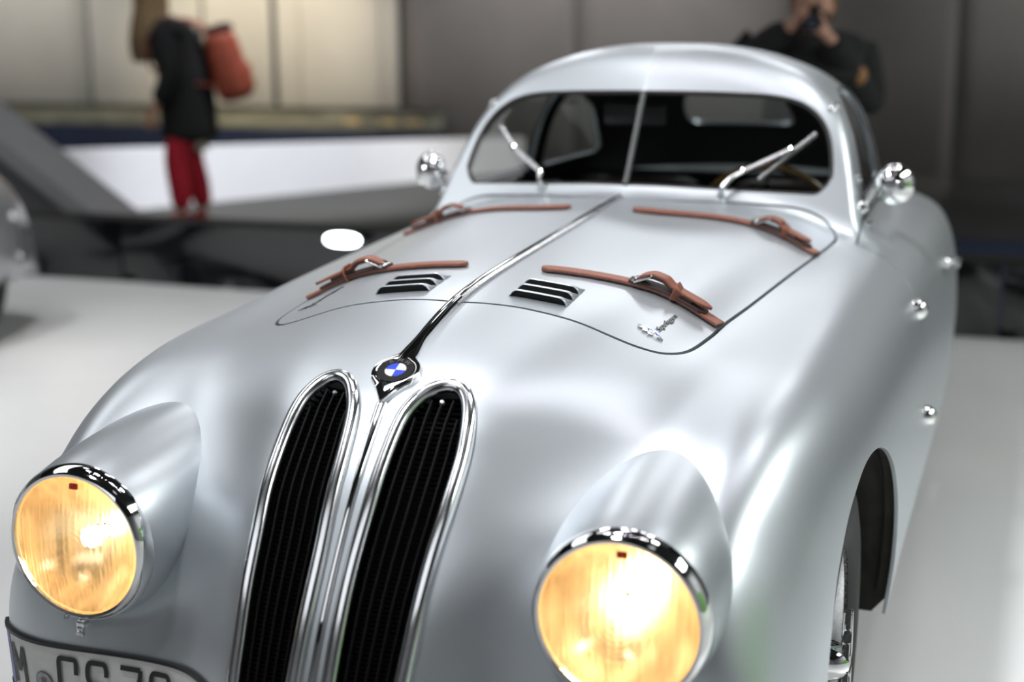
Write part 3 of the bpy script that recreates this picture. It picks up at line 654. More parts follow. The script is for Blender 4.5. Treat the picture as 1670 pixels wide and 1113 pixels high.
for sg in (1, -1):
    hl_ = thing('headlamp', (sg*LX, LY, LZ)); hl_.parent = car
    # fairing: a tapering tube that runs back into the wing
    rows = []; n = 72
    for y, r, dz, dx in ((.012,.1285,0,0),(.03,.1335,.0,0),(.06,.138,.001,0),(.12,.1445,.003,0),(.20,.150,.006,0),(.30,.152,.009,.0),(.40,.15,.010,0),(.50,.146,.008,0)):
        rows.append([(r*math.cos(a)+dx*sg, y, r*math.sin(a)+dz) for a in np.linspace(0, 2*PI, n, endpoint=False)])
    V = [p for r in rows for p in r]; F = [(i*n+k, i*n+(k+1)%n, (i+1)*n+(k+1)%n, (i+1)*n+k) for i in range(len(rows)-1) for k in range(n)]
    nmesh('lamp_fairing', V, F, SILVER, hl_)
    Y = (0,-1,0)
    lathe('lamp_rim', [(.1265,-.030),(.1295,-.022),(.1300,-.012),(.1285,-.002),(.1245,.007),(.1190,.0115),(.1145,.0100),(.1130,.0055),(.1130,-.006)], CHROME, hl_, (0,0,0), Y, 80)
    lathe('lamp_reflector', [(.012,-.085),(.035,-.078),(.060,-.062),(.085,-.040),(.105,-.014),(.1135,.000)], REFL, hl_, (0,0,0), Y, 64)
    lathe('lamp_bulb', [(0,-.030),(.010,-.032),(.016,-.042),(.016,-.052),(.010,-.066),(.009,-.082)], BULB, hl_, (0,0,0), Y, 24)
    # fluted lens: a shallow dome with rings in the middle and upright flutes outside them
    bm = bmesh.new(); rr = np.concatenate([np.linspace(.0, .056, 30), np.linspace(.0585, .1132, 26)]); na = 180; prev = None
    for r in rr:
        if r == 0: cur = [bm.verts.new((0,-.022,0))]
        else:
            cur = []
            for a in np.linspace(0, 2*PI, na, endpoint=False):
                x, z = r*math.cos(a), r*math.sin(a); h = .022-.0165*(r/.113)**2
                h += .00035*math.cos(r*2*PI/.0085) if r < .056 else .0011*math.cos(x*2*PI/.0078)*min(1,(.1132-r)/.01)
                if r < .056: h += .0008
                cur.append(bm.verts.new((x, -h, z)))
        if prev is not None:
            if len(prev) == 1:
                for i in range(na): bm.faces.new((prev[0], cur[i], cur[(i+1)%na]))
            else:
                for i in range(na): bm.faces.new((prev[i], cur[i], cur[(i+1)%na], prev[(i+1)%na]))
        prev = cur
    bm_obj('lamp_lens', bm, LENS, hl_, True)
    # clasp and screw below the rim, red tab inside at the top
    bm = bmesh.new(); box_bm(bm, (0,-.002,-.1335), (.016,.018,.014), .004); box_bm(bm, (0,-.008,-.144), (.013,.010,.018), .004)
    bm_obj('lamp_clasp', bm, CHROME, hl_, True, 40)
    lathe('clasp_screw', [(0,.004),(.004,.004),(.0055,.002),(.0055,-.004)], STEEL, hl_, (0,-.013,-.146), Y, 14)
    lathe('rim_screw', [(0,.004),(.003,.004),(.004,.001),(.004,-.004)], STEEL, hl_, (-.028,-.006,-.1255), (0,-.6,-.8), 12)
    box('lamp_tab', (.004,-.004,.098), (.016,.006,.010), REDTAB, hl_, .002)
# ---------------------------------------------------------------- number plate, wrapped over the nose
PXA, PXB, PZT, PZB = -.665, -.135, .462, .352
def plate_pt(x, z, h):
    p, n = front(x, z); n = np.array([n[0], n[1], n[2]*.3]); n /= np.linalg.norm(n); return p+n*h
def plate_s(n):          # points at equal arc length along the plate, from the car's right outer edge to the grille
    xs = np.linspace(PXA+.012, PXB, 400); P = np.array([front(x, .41)[0] for x in xs]); L = np.concatenate([[0], np.cumsum(np.linalg.norm(np.diff(P[:,:2],axis=0),axis=1))])
    return np.interp(np.linspace(0, L[-1], n), L, xs), L[-1]
PX, PLEN = plate_s(120)
def plate_uv(u, v, h):   # u metres along, v metres up from the lower edge
    return plate_pt(np.interp(u/PLEN, np.linspace(0,1,120), PX), PZB+v, h)
def plate_piece(name, u0, u1, v0, v1, h0, h1, m, parent, nu=40):
    bm = bmesh.new(); rows = []
    for i in range(nu+1):
        u = u0+(u1-u0)*i/nu; rows.append([bm.verts.new(plate_uv(u, v, h)) for v, h in ((v0,h0),(v0,h1),(v1,h1),(v1,h0))])
    for a, b in zip(rows[:-1], rows[1:]):
        for j in range(4): bm.faces.new((a[j], b[j], b[(j+1)%4], a[(j+1)%4]))
    bm.faces.new(rows[0]); bm.faces.new(rows[-1][::-1]); return bm_obj(name, bm, m, parent, True, 40)
PW = PZT-PZB
pl = plate_piece('number_plate', 0, PLEN, 0, PW, .002, .005, PLATE, car)
plate_piece('plate_border', 0, PLEN, PW-.002, PW+.003, .001, .0075, INK, pl)
plate_piece('plate_border', 0, PLEN, -.003, .002, .001, .0075, INK, pl)
plate_piece('plate_blue_band', .0, .043, .002, PW-.002, .0052, .0056, PLATE_BLUE, pl, 8)
STAR = mat('plate_star', (.75,.55,.05), 0, .4, noise=(50,.1,0,0))
for k in range(12):
    a = 2*PI*k/12; bm = bmesh.new(); vs = []
    for q in range(10): r = .0024 if q % 2 == 0 else .001; b = PI/2+q*PI/5; vs.append(bm.verts.new(plate_uv(.024+.0125*math.sin(a)+r*math.cos(b), .074+.0125*math.cos(a)+r*math.sin(b), .0062)))
    bm.faces.new(vs); bm_obj('plate_star', bm, STAR, pl)
def stroke(u0, v0, W, H, lines, t=.0085):
    """a plate character as flat strokes in a W x H cell"""
    bm = bmesh.new()
    for ln_ in lines:
        P = np.array(ln_, float)*[W, H]; n = len(P); T = np.gradient(P, axis=0); T /= np.linalg.norm(T,axis=1)[:,None]; Nn = np.stack([-T[:,1],T[:,0]],1); row = []
        for p, q in zip(P, Nn):
            row.append([bm.verts.new(plate_uv(u0+(p+q*s)[0], v0+(p+q*s)[1], .0064)) for s in (-t/2, t/2)])
        for a, b in zip(row[:-1], row[1:]): bm.faces.new((a[0], b[0], b[1], a[1]))
    return bm_obj('plate_character', bm, INK, pl)
def rp(pts, r, seg=5):   # open polyline with rounded corners
    out = [pts[0]]
    for i in range(1, len(pts)-1):
        p, a, b = (Vector(pts[k]) for k in (i, i-1, i+1)); s = p+(a-p).normalized()*r; e = p+(b-p).normalized()*r
        for k in range(seg+1): t = k/seg; out.append(tuple((1-t)**2*s+2*t*(1-t)*p+t*t*e))
    out.append(pts[-1])
    res = []
    for a, b in zip(out[:-1], out[1:]):
        for k in range(3): res.append((a[0]+(b[0]-a[0])*k/3, a[1]+(b[1]-a[1])*k/3))
    return res+[out[-1]]
CH, CV = .075, .017
sM = [rp([(0,0),(0,1)],.1), rp([(0,1),(.5,.35)],.1), rp([(.5,.35),(1,1)],.1), rp([(1,1),(1,0)],.1)]
sC = [rp([(1,.74),(1,.80),(1,1),(0,1),(0,0),(1,0),(1,.25)],.14)]
sS = [rp([(1,.72),(1,1),(0,1),(0,.55),(1,.45),(1,0),(0,0),(0,.25)],.22)]
s7 = [rp([(0,1),(1,1)],.1), rp([(1,1),(1,.8),(.35,0)],.1)]
s8 = [rp([(.5,1),(0,1),(0,.52),(1,.52),(1,1),(.5,1)],.2), rp([(.5,.52),(0,.52),(0,0),(1,0),(1,.52),(.5,.52)],.2)]
stroke(.053, CV, .033, CH, sM); stroke(.168, CV, .034, CH, sC); stroke(.224, CV, .036, CH, sS); stroke(.286, CV, .038, CH, s7); stroke(.345, CV, .036, CH, s8); 
SEAL = mat('seal_grey', (.34,.36,.38), .3, .4, noise=(300,.3,0,0))
def seal(name, r, u, v, h, m, a0=0, a1=2*PI):
    bm = bmesh.new(); bm.faces.new([bm.verts.new(plate_uv(u+r*math.cos(a), v+r*math.sin(a), h)) for a in np.linspace(a0, a1, 28, endpoint=False)]); return bm_obj(name, bm, m, pl)
seal('plate_seal', .0195, .133, .040, .0062, INK); seal('plate_seal', .0183, .133, .040, .0065, SEAL)
bm = bmesh.new(); bm.faces.new([bm.verts.new(plate_uv(.133+x, .043+y, .0068)) for x, y in ((-.006,.006),(.006,.006),(.006,.002),(-.006,.002))]); bm_obj('seal_crest', bm, mat('seal_red',(.40,.08,.04),0,.4,noise=(90,.2,0,0)), pl)
bm = bmesh.new(); bm.faces.new([bm.verts.new(plate_uv(.133+x, .043+y, .0068)) for x, y in ((-.006,.0015),(.006,.0015),(.004,-.006),(0,-.009),(-.004,-.006))]); bm_obj('seal_crest', bm, mat('seal_blue',(.05,.16,.34),0,.4,noise=(90,.2,0,0)), pl)
# ---------------------------------------------------------------- mirrors, wipers, hinges, handles
MX, MY, MZ, MR = .645, 1.915, 1.061, .052
for sg in (1, -1):
    ax = Vector((sg*.45,-.89,.06)).normalized(); c = Vector((sg*MX, MY, MZ))
    m_ = lathe('door_mirror', [(0,.026),(.012,.0255),(.015,.0225),(.026,.020),(.038,.013),(.047,.004),(.0515,-.006),(.053,-.014),(.0525,-.020),(.048,-.024),(0,-.024)], CHROME, car, c, ax, 40, 25)
    b, nb = side(1.86, 1.005, sg); b = Vector(b); nb = Vector(nb)
    tube('mirror_arm', smooth_path([b, b+nb*.022+Vector((0,0,.028)), b+nb*.035+Vector((0,.004,.046)), c+ax*-.020+Vector((-sg*.042,0,-.006)), c-ax*.018], 18), .0052, CHROME, m_, 10)
    lathe('mirror_foot', [(0,.020),(.010,.018),(.013,.008),(.017,.002),(.020,-.004)], CHROME, m_, b, nb, 20)
    lathe('mirror_foot', [(0,.012),(.006,.011),(.008,.004),(.010,-.004)], CHROME, m_, side(1.86, .965, sg)[0], nb, 16)
    # wipers
    wb_, nw = top(sg*.2335, 1.712); wb_ = Vector(wb_); nw = Vector(nw)
    w = lathe('wiper', [(0,.030),(.006,.030),(.009,.026),(.0095,.012),(.014,.004),(.017,-.004)], CHROME, car, wb_, nw, 20)
    def glassp(x, z, h): p, n = front(sg*x, z); return Vector(p)+Vector(n)*h
    if sg > 0: A, B_, C1, C2 = (.277,1.083), (.385,1.142), (.316,1.072), (.438,1.182)
    else:      A, B_, C1, C2 = (.234,1.066), (.345,1.132), (.300,1.092), (.405,1.184)
    p0 = wb_+nw*.028; p1 = glassp(*A, .030); p2 = glassp(*B_, .016)
    tube('wiper_arm', smooth_path([p0, (p0+p1)/2+Vector((0,-.004,.006)), p1], 8), .0062, STEEL, w, 10)
    sweep('wiper_arm', smooth_path([p1, (p1+p2)/2, p2], 10), round_poly([(-.0062,-.003),(.0062,-.003),(.0062,.003),(-.0062,.003)], .002, 2), STEEL, w, up=(0,-1,.7))
    lathe('wiper_pin', [(0,.012),(.006,.011),(.008,.006),(.008,-.004)], CHROME, w, p2, Vector((0,-.8,.6)), 14)
    lathe('wiper_pin', [(0,.012),(.005,.011),(.007,.006),(.007,-.004)], CHROME, w, p1, Vector((0,-.8,.6)), 14)
    bl = [glassp(C1[0]+(C2[0]-C1[0])*t, C1[1]+(C2[1]-C1[1])*t, .009) for t in np.linspace(0,1,10)]
    sweep('wiper_blade', bl, round_poly([(-.0045,-.006),(.0045,-.006),(.003,.006),(-.003,.006)], .001, 2), STEEL, w, up=(0,-1,.7))
    # hinges, latch and handle on the door
    for y, z in ((1.60,.803),(1.60,.548)):
        p, n = side(y, z, sg); n = Vector(n)
        lathe('door_hinge', [(0,.026),(.010,.0245),(.019,.018),(.024,.008),(.025,-.006)], CHROME, car, p, n, 28)
    p, n = side(2.36, .80, sg); n = Vector(n); p = Vector(p)
    hd = lathe('door_handle', [(0,.010),(.012,.009),(.017,.003),(.018,-.004)], CHROME, car, p, n, 24)
    tube('handle_lever', smooth_path([p, p+n*.030, p+n*.036+Vector((0,-.03,.002)), p+n*.034+Vector((0,-.10,.0))], 14), .008, CHROME, hd, 10)
    for y, z in ((1.96,1.242),(1.985,1.25),(1.90,1.075)):
        p, n = side(y, z, sg); lathe('window_catch', [(0,.012),(.007,.010),(.010,.003),(.011,-.004)], CHROME, car, p, n, 16)
    # slim chrome frame of the door window
    for poly in (DWIN, QWIN):
        sweep('window_frame', on_sheet('yz', [tuple(q) for q in smooth_path(poly, 70, True)], .0, sg), circ(.0045, 8), DARKSTEEL, car, closed=True)
# ---------------------------------------------------------------- wheels
def wheel(x, y, sg):
    w = thing('wheel', (x, y, .33)); w.parent = car; A = (sg,0,0)
    lathe('tyre', [(.205,-.06),(.235,-.068),(.275,-.072),(.305,-.066),(.322,-.050),(.329,-.025),(.330,0),(.329,.025),(.322,.050),(.305,.066),(.275,.072),(.235,.068),(.212,.060),(.205,.055)], RUBBER, w, (0,0,0), A, 72, 60)
    lathe('rim', [(.205,.052),(.214,.060),(.217,.056),(.206,.048),(.200,.030),(.196,.012),(.185,.006),(.178,.004),(.172,-.03),(.19,-.05),(.205,-.055)], STEEL, w, (0,0,0), A, 64, 40)
    lathe('wheel_disc', [(.062,.028),(.09,.020),(.13,.012),(.165,.004),(.182,.003)], STEEL, w, (0,0,0), A, 64, 40)
    for k in range(16):
        a = 2*PI*k/16; lathe('rim_rivet', [(0,.006),(.004,.005),(.006,0)], CHROME, w, (sg*.011, .158*math.cos(a), .158*math.sin(a)), A, 10)
    lathe('hub', [(0,.085),(.016,.084),(.026,.076),(.034,.060),(.040,.040),(.062,.030),(.066,.020)], CHROME, w, (0,0,0), A, 40, 30)
    bm = bmesh.new()           # two-eared spinner nut
    for q in (1, -1):
        pts = [(-.018,.010),(-.016,.045),(-.011,.070),(-.009,.098),(-.006,.106),(.006,.106),(.009,.098),(.011,.070),(.016,.045),(.018,.010)]
        R_ = Matrix.Rotation(PI/2*sg, 4, 'Y'); M = Matrix.Translation((sg*.070,0,0)) @ Matrix.Rotation(.06+(PI if q < 0 else 0), 4, 'X') @ Matrix(((0,0,sg,0),(sg*1.,0,0,0),(0,1,0,0),(0,0,0,1)))
        prism_bm(bm, pts, .016, M)
    bmesh.ops.bevel(bm, geom=list(bm.edges), offset=.003, segments=2, affect='EDGES')
    bm_obj('spinner_nut', bm, CHROME, w, True, 40); return w
WELL = mat('wheel_well', (.035,.032,.024), 0, .6, noise=(14,.6,.15,.2))
for sg in (1, -1):
    wheel(sg*.615, .66, sg); wheel(sg*.635, 3.02, sg)
    for yc, zc, r in ((.66,.32,.425),(3.02,.31,.40)):
        n = 40; V = []; F = []
        A = np.linspace(-.15, PI+.15, n)
        inn = .36
        for a in A:
            yy, zz = yc+r*math.cos(a), zc+r*math.sin(a); p, _ = side(yy, max(zz, .235), sg); xo = abs(p[0])-.003 if p is not None else .70
            V += [(sg*inn, yy, zz), (sg*xo, yy, zz)]
        for i in range(n-1): F.append((2*i, 2*i+2, 2*i+3, 2*i+1))
        V.append((sg*inn, yc, zc)); c = len(V)-1
        for i in range(n-1): F.append((c, 2*i, 2*i+2))
        wl = nmesh('wheel_well', V, F, WELL, car)
# ---------------------------------------------------------------- cabin
SEAT = mat('seat_leather', (.035,.022,.018), 0, .55, noise=(120,.3,.1,.2))
DASH = mat('dash_paint', (.03,.03,.032), 0, .35, noise=(90,.2,.1,0))
path = [(x, 1.83+.10*(abs(x)/.5)**2+.0, .985) for x in np.linspace(-.53,.53,20)]
da = sweep('dashboard', path, round_poly([(-.09,-.16),(.05,-.16),(.09,.01),(.02,.03),(-.09,.03)], .03, 4), DASH, car, up=(0,0,1))
for x, r in ((.20,.045),(.31,.045),(.05,.03),(-.05,.03)):
    lathe('dash_dial', [(0,.002),(r*.88,.002),(r,.006),(r,-.004)], STEEL, da, (x, 1.925, .95), (0,1,.1), 24)
sw = bpy.data.objects.new('steering_wheel', None); COL.objects.link(sw); sw.parent = car; sw.location = (.30, 2.06, .915)
N_ = Vector((0,.92,.38)).normalized(); U_ = Vector((0,-.38,.92)).normalized()
RIMW = mat('wheel_rim_wood', (.07,.04,.012), 0, .25, noise=(60,.3,.05,0))
tube('steering_rim', [U_*.19*math.sin(a)+Vector((1,0,0))*.19*math.cos(a) for a in np.linspace(0,2*PI,48,endpoint=False)], .010, RIMW, sw, 10, closed=True)
for k in range(3):
    a = PI/2+k*2*PI/3; e = U_*.185*math.sin(a)+Vector((1,0,0))*.185*math.cos(a); tube('steering_spoke', [e*.1, e*.5-N_*.004, e], .006, CHROME, sw, 8)
lathe('steering_boss', [(0,.018),(.02,.016),(.034,.006),(.036,-.02)], DASH, sw, (0,0,0), N_, 24)
tube('steering_column', [-N_*.0, -N_*.30], .02, DASH, sw, 10)
for x in (-.28, .28):
    s_ = thing('seat', (x, 2.52, .35)); s_.parent = car
    box('seat_cushion', (0,0,.05), (.46,.50,.16), SEAT, s_, .05, smooth=True)
    box('seat_back', (0,.30,.34), (.46,.14,.56), SEAT, s_, .06, Matrix.Rotation(-.22, 3, 'X'), True)
box('cabin_floor', (0, 2.3, .29), (1.3, 1.5, .03), DARK, car)
box('rear_bulkhead', (0, 2.95, .62), (1.16, .04, .72), DARK, car, .01)
box('door_lining', (.66, 2.2, .57), (.02, 1.1, .48), DARK, car, .005); box('door_lining', (-.66, 2.2, .57), (.02, 1.1, .48), DARK, car, .005)
rm = box('rear_view_mirror', (-.045, 1.93, 1.225), (.17, .018, .058), DASH, car, .008, smooth=True)
box('mirror_glass', (-.045, 1.940, 1.225), (.155, .003, .046), CHROME, rm, .001)
tube('mirror_stem', [(-.03,1.93,1.25),(-.02,1.92,1.29),(-.01,1.91,1.325)], .005, CHROME, rm, 8)
# ---------------------------------------------------------------- the hall
FLOOR = mat('white_floor', (.86,.87,.87), 0, .22, noise=(.9,.03,.05,0), spec=.5)
GREY = mat('grey_floor', (.085,.084,.078), 0, .85, spec=.15, noise=(3,.06,.06,0))
NAVY = mat('navy_carpet', (.012,.022,.06), 0, .85, noise=(40,.2,.05,.2))
BLACKFLOOR = mat('dark_floor', (.03,.03,.031), 0, .5, noise=(4,.1,.05,0))
PARAPET = mat('white_parapet', (.80,.80,.82), 0, .5, noise=(4,.02,.05,0))
GLOSS = mat('black_gloss', (.009,.010,.012), 0, .07, spec=1.0, noise=(1.1,.1,.02,.8), bump_dist=.16, stretch=(1,1,.8), detail=0)
WALLM = mat('curtain_wall', (.60,.585,.555), 0, .75, noise=(2,.04,.05,0))
RAILG = mat('rail_green', (.14,.14,.11), .1, .45, noise=(2.2,.45,.1,0), stretch=(1,1,6))
def struct(o): o['kind'] = 'structure'; return o

struct(box('floor', (0,-2.4,-.05), (24,15.14,.1), FLOOR))
struct(box('floor', (-6.8,9.2,-.06), (14.4,8.06,.12), GREY))
struct(box('floor', (4.7,10.9,-.06), (8.6,4.66,.12), BLACKFLOOR))
struct(box('floor', (4.7,6.9,-.06), (8.6,3.4,.12), NAVY))
# black gloss plinth wall along the back of the stand: panels with a shallow, uneven bow
w = thing('plinth_wall', (0,5.2,0)); w['kind'] = 'structure'
edges_ = [-12,-9.2,-6.6,-4.02,-1.9,.2,.92,3.1,5.6,8.9]
for i, (a, b) in enumerate(zip(edges_[:-1], edges_[1:])):
    n = 16; m = 6; bow = .03+.02*((i*37)%5)/5; V = []
    for k in range(n+1):
        u = k/n; x = a+.006+(b-a-.012)*u
        for j in range(m+1):
            v = j/m; yy = -.03-bow*math.sin(u*PI)*(.6+.5*math.sin(v*5+i))-.012*math.sin(u*9+i*2+v*3)
            V.append((x, yy, .385*v))
    F = [(k*(m+1)+j, (k+1)*(m+1)+j, (k+1)*(m+1)+j+1, k*(m+1)+j+1) for k in range(n) for j in range(m)]
    c0 = len(V); V += [(a+.006,.08,0),(b-.006,.08,0),(b-.006,.08,.385),(a+.006,.08,.385)]
    F += [(c0+1,c0,c0+3,c0+2), tuple([k*(m+1)+m for k in range(n+1)])+(c0+2,c0+3), (0,m,c0+3,c0), (n*(m+1)+m,n*(m+1),c0+1,c0+2)]
    o = nmesh('wall_panel', V, F, GLOSS, w); o.data.set_sharp_from_angle(angle=math.radians(40))
box('wall_capping', (-1.6,.0,.380), (20.8,.20,.014), DARK, w, .004)
# emissive white oval with a black rim on the plinth wall
GLOW = mat('oval_glow', (.9,.95,1), 0, .3, emit=(.86,.96,1.0), strength=14, noise=(30,.02,0,0))
lp = thing('wall_oval', (-2.50,5.06,.338)); tag(lp, 'bright oval white disc on the black plinth wall', 'lamp')
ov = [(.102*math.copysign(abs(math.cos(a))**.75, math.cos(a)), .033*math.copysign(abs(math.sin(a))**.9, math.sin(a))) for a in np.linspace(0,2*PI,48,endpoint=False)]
bm = bmesh.new(); prism_bm(bm, ov, .02, Matrix.Rotation(PI/2,4,'X')); bm_obj('lamp_lens', bm, GLOW, lp, False)
bm = bmesh.new(); M = Matrix.Translation((0,.012,0)) @ Matrix.Rotation(PI/2,4,'X'); prism_bm(bm, [(x*1.12,y*1.2) for x,y in ov], .022, M); bm_obj('oval_rim', bm, BLACK, lp, False)
# white parapet of the walkway, lower towards the far end
PA, PB = Vector((-6.20,7.67,0)), Vector((-4.43,11.44,0)); D = (PB-PA).normalized(); Nn = Vector((-D.y, D.x, 0)); L = (PB-PA).length
pr = thing('parapet', PA); pr['kind'] = 'structure'
def par(a, b, name):
    bm = bmesh.new(); h = lambda t: .531-.0345*t
    vs = []
    for t in (a, b):
        for off in (0, .16):
            p = D*t+Nn*off; vs += [bm.verts.new((p.x,p.y,0)), bm.verts.new((p.x,p.y,h(t)))]
    f = [(0,4,5,1),(2,3,7,6),(1,5,7,3),(0,1,3,2),(4,6,7,5),(0,2,6,4)]
    for q in f: bm.faces.new([vs[i] for i in q])
    bm_obj(name, bm, PARAPET, pr)
for a, b in ((-5.2,-2.6),(-2.598,0),(.002,2.6),(2.602,5.2)): par(a, b, 'parapet_panel')
# the sloping grey ramp edge behind the stand, on the left
rampw = mat('ramp_grey', (.42,.42,.44), 0, .4, noise=(5,.05,.05,0)); rampd = mat('ramp_side', (.16,.16,.165), 0, .6, noise=(5,.05,.05,0))
rp_ = thing('ramp_wall', (-4.9,6.3,0)); rp_['kind'] = 'structure'
def slab(name, pts, y0, y1, m):
    bm = bmesh.new(); lo = [bm.verts.new((x,y0,z)) for x, z in pts]; hi = [bm.verts.new((x,y1,z)) for x, z in pts]; n = len(pts)
    bm.faces.new(lo); bm.faces.new(hi[::-1])
    for i in range(n): bm.faces.new((lo[i], lo[(i+1)%n], hi[(i+1)%n], hi[i]))
    return bm_obj(name, bm, m, rp_)
slope = (1.28-.20)/1.62; x1 = -4.0; top_z = lambda x: .20-slope*(x+.08)
slab('ramp_side', [(x1,0),(x1,top_z(x1)-.17),(-.08+.12,.03),(.05,0)], .04, .42, rampd)
slab('ramp_capping', [(x1,top_z(x1)),(x1,top_z(x1)-.17),(-.02,-.0),(.20,.0)], 0, .46, rampw)
# far wall: hanging panels, a navy plinth and a greenish rail along its foot on the left
wb2 = thing('wall_back', (0,12.9,0)); wb2['kind'] = 'structure'
GREYW = mat('grey_wall', (.27,.255,.25), 0, .8, noise=(2,.05,.05,0))
segs = [(-15,-12.6,0,.05,0),(-12.58,-9.83,0,.06,0),(-9.79,-8.22,0,.02,0),(-8.20,-7.30,.02,-.10,0),(-7.26,-6.96,.10,.0,0),(-6.92,-5.86,0,.03,0),(-5.84,-5.64,-.06,.0,0),(-5.62,-3.6,.06,.06,1),(-3.58,-1.2,.06,.03,1),(-1.18,.35,.06,.03,1),(.37,2.2,.06,.05,1),(2.22,5,.06,.05,1),(5.02,9,.06,.05,1)]
for a, b, dy, bow, k in segs:
    n = 10; V = []
    for i in range(n+1):
        u = i/n; x = a+(b-a)*u; y = dy-.5*bow*math.sin(u*PI)
        V += [(x,y,0),(x,y,5.9)]
    F = [(2*i,2*i+2,2*i+3,2*i+1) for i in range(n)]
    o = nmesh('wall_panel', V, F, GREYW if k else WALLM, wb2); so = o.modifiers.new('thickness','SOLIDIFY'); so.thickness = .05; so.offset = 1
NAVYP = mat('navy_panel', (.006,.012,.035), 0, .5, noise=(5,.1,.05,0))
t1 = box('trim_1', (-10.1,12.58,.19), (10.2,.12,.38), NAVYP, None, .004); t1['kind'] = 'structure'
t2 = thing('trim_2', (-10.1,12.56,.50)); t2['kind'] = 'structure'
box('rail_band', (0,0,0), (10.2,.07,.235), RAILG, t2, .01); box('rail_cap', (0,-.02,.127), (10.2,.12,.022), GREY, t2, .004)
for x in (4.0,4.45,4.75): box('rail_glint', (x,-.04,-.02), (.20,.012,.06), mat('brassy_glint', (.6,.45,.25), .6, .4, noise=(30,.3,.1,0)), t2, .003)  # brassy boxes standing in for glints along the rail
# the rest of the hall, out of view
HALL = mat('hall_paint', (.34,.34,.35), 0, .7, noise=(2,.05,.05,0)); GREEN = mat('green_wall', (.10,.28,.04), 0, .7, noise=(9,.7,.1,.4))
struct(box('wall_left', (-14.1,1.5,3), (.2,23,6), HALL)); struct(box('wall_right', (9.1,1.5,3), (.2,23,6), HALL)); struct(box('wall_front', (-2.5,-10,3), (23.2,.2,6), HALL))
struct(box('ceiling', (-2.5,1.5,6.1), (23.4,23.4,.2), DARK))
gw = box('wall_green', (8.9,.6,1.3), (.15,4.2,2.6), GREEN, None, .02); gw['kind'] = 'structure'
# ---------------------------------------------------------------- second car at the left edge
GREYP = mat('grey_paint', (.42,.43,.45), .5, .18, noise=(300,.03,.02,0), coat=.6)
c2 = thing('car', (-4.30,.30,0)); tag(c2, 'grey car at the stand edge with only its rounded rear wing showing', 'car')
m3 = S.copy()[::3, ::3]
b2 = nmesh('body_shell', m3.reshape(-1,3), np.stack([_j,_j+1,_j+_nc+1,_j+_nc],1), GREYP, c2)
so = b2.modifiers.new('thickness','SOLIDIFY'); so.thickness = .01; so.offset = -1
for poly, pl_, wh, nm in ((WS,'xz',ws_,'windscreen'),(DWIN,'yz',lambda V: V[:,0] > .3,'side_window'),(DWIN,'yz',lambda V: V[:,0] < -.3,'side_window'),(QWIN,'yz',lambda V: V[:,0] > .3,'quarter_window')):
    gg = Shell().keep(field(V0, pl_, poly, wh), 0); gg.offset(.003); gg.build(nm, BLACK, c2, rims=False)
for sg in (1,-1):
    for y in (.66, 3.02):
        w2 = lathe('wheel', [(.0,.05),(.06,.045),(.20,.04),(.21,.06),(.29,.07),(.325,.05),(.33,0),(.325,-.05),(.2,-.06)], RUBBER, c2, (sg*.66,y,.33), (sg,0,0), 48, 40)
        lathe('wheel_cover', [(0,.075),(.05,.07),(.12,.062),(.19,.05),(.20,.04)], CHROME, w2, (sg*.66,y,.33), (sg,0,0), 40, 40)
    for z, r in ((.60,.030),(.40,.020)):
        p, n = side(3.40, z, sg) if z > .5 else side(3.44, z, sg); lathe('tail_lamp', [(0,.022),(r*.6,.018),(r*.95,.008),(r,-.006)], CHROME, c2, p, n, 24)
# ---------------------------------------------------------------- people
SKIN = mat('skin', (.50,.27,.19), 0, .5, noise=(40,.08,.05,0))
def skin_body(name, joints, bones, mat_, parent, sub=2, root=None, smooth=True):
    names = list(joints); idx = {n: i for i, n in enumerate(names)}
    me = bpy.data.meshes.new(name); me.from_pydata([joints[n][:3] for n in names], [(idx[a], idx[b]) for a, b in bones], [])
    o = bpy.data.objects.new(name, me); COL.objects.link(o)
    sk = o.modifiers.new('skin', 'SKIN'); sk.use_smooth_shade = True
    for i, n in enumerate(names):
        r = joints[n][3]; me.skin_vertices[0].data[i].radius = (r if isinstance(r, tuple) else (r, r))
    me.skin_vertices[0].data[idx[root or names[0]]].use_root = True
    sb = o.modifiers.new('smooth', 'SUBSURF'); sb.levels = sub; sb.render_levels = sub
    dg = bpy.context.evaluated_depsgraph_get(); m2 = bpy.data.meshes.new_from_object(o.evaluated_get(dg)); bpy.data.objects.remove(o)
    m2.polygons.foreach_set('use_smooth', np.full(len(m2.polygons), True)); m2.name = name
    return link(name, m2, parent, mat_)
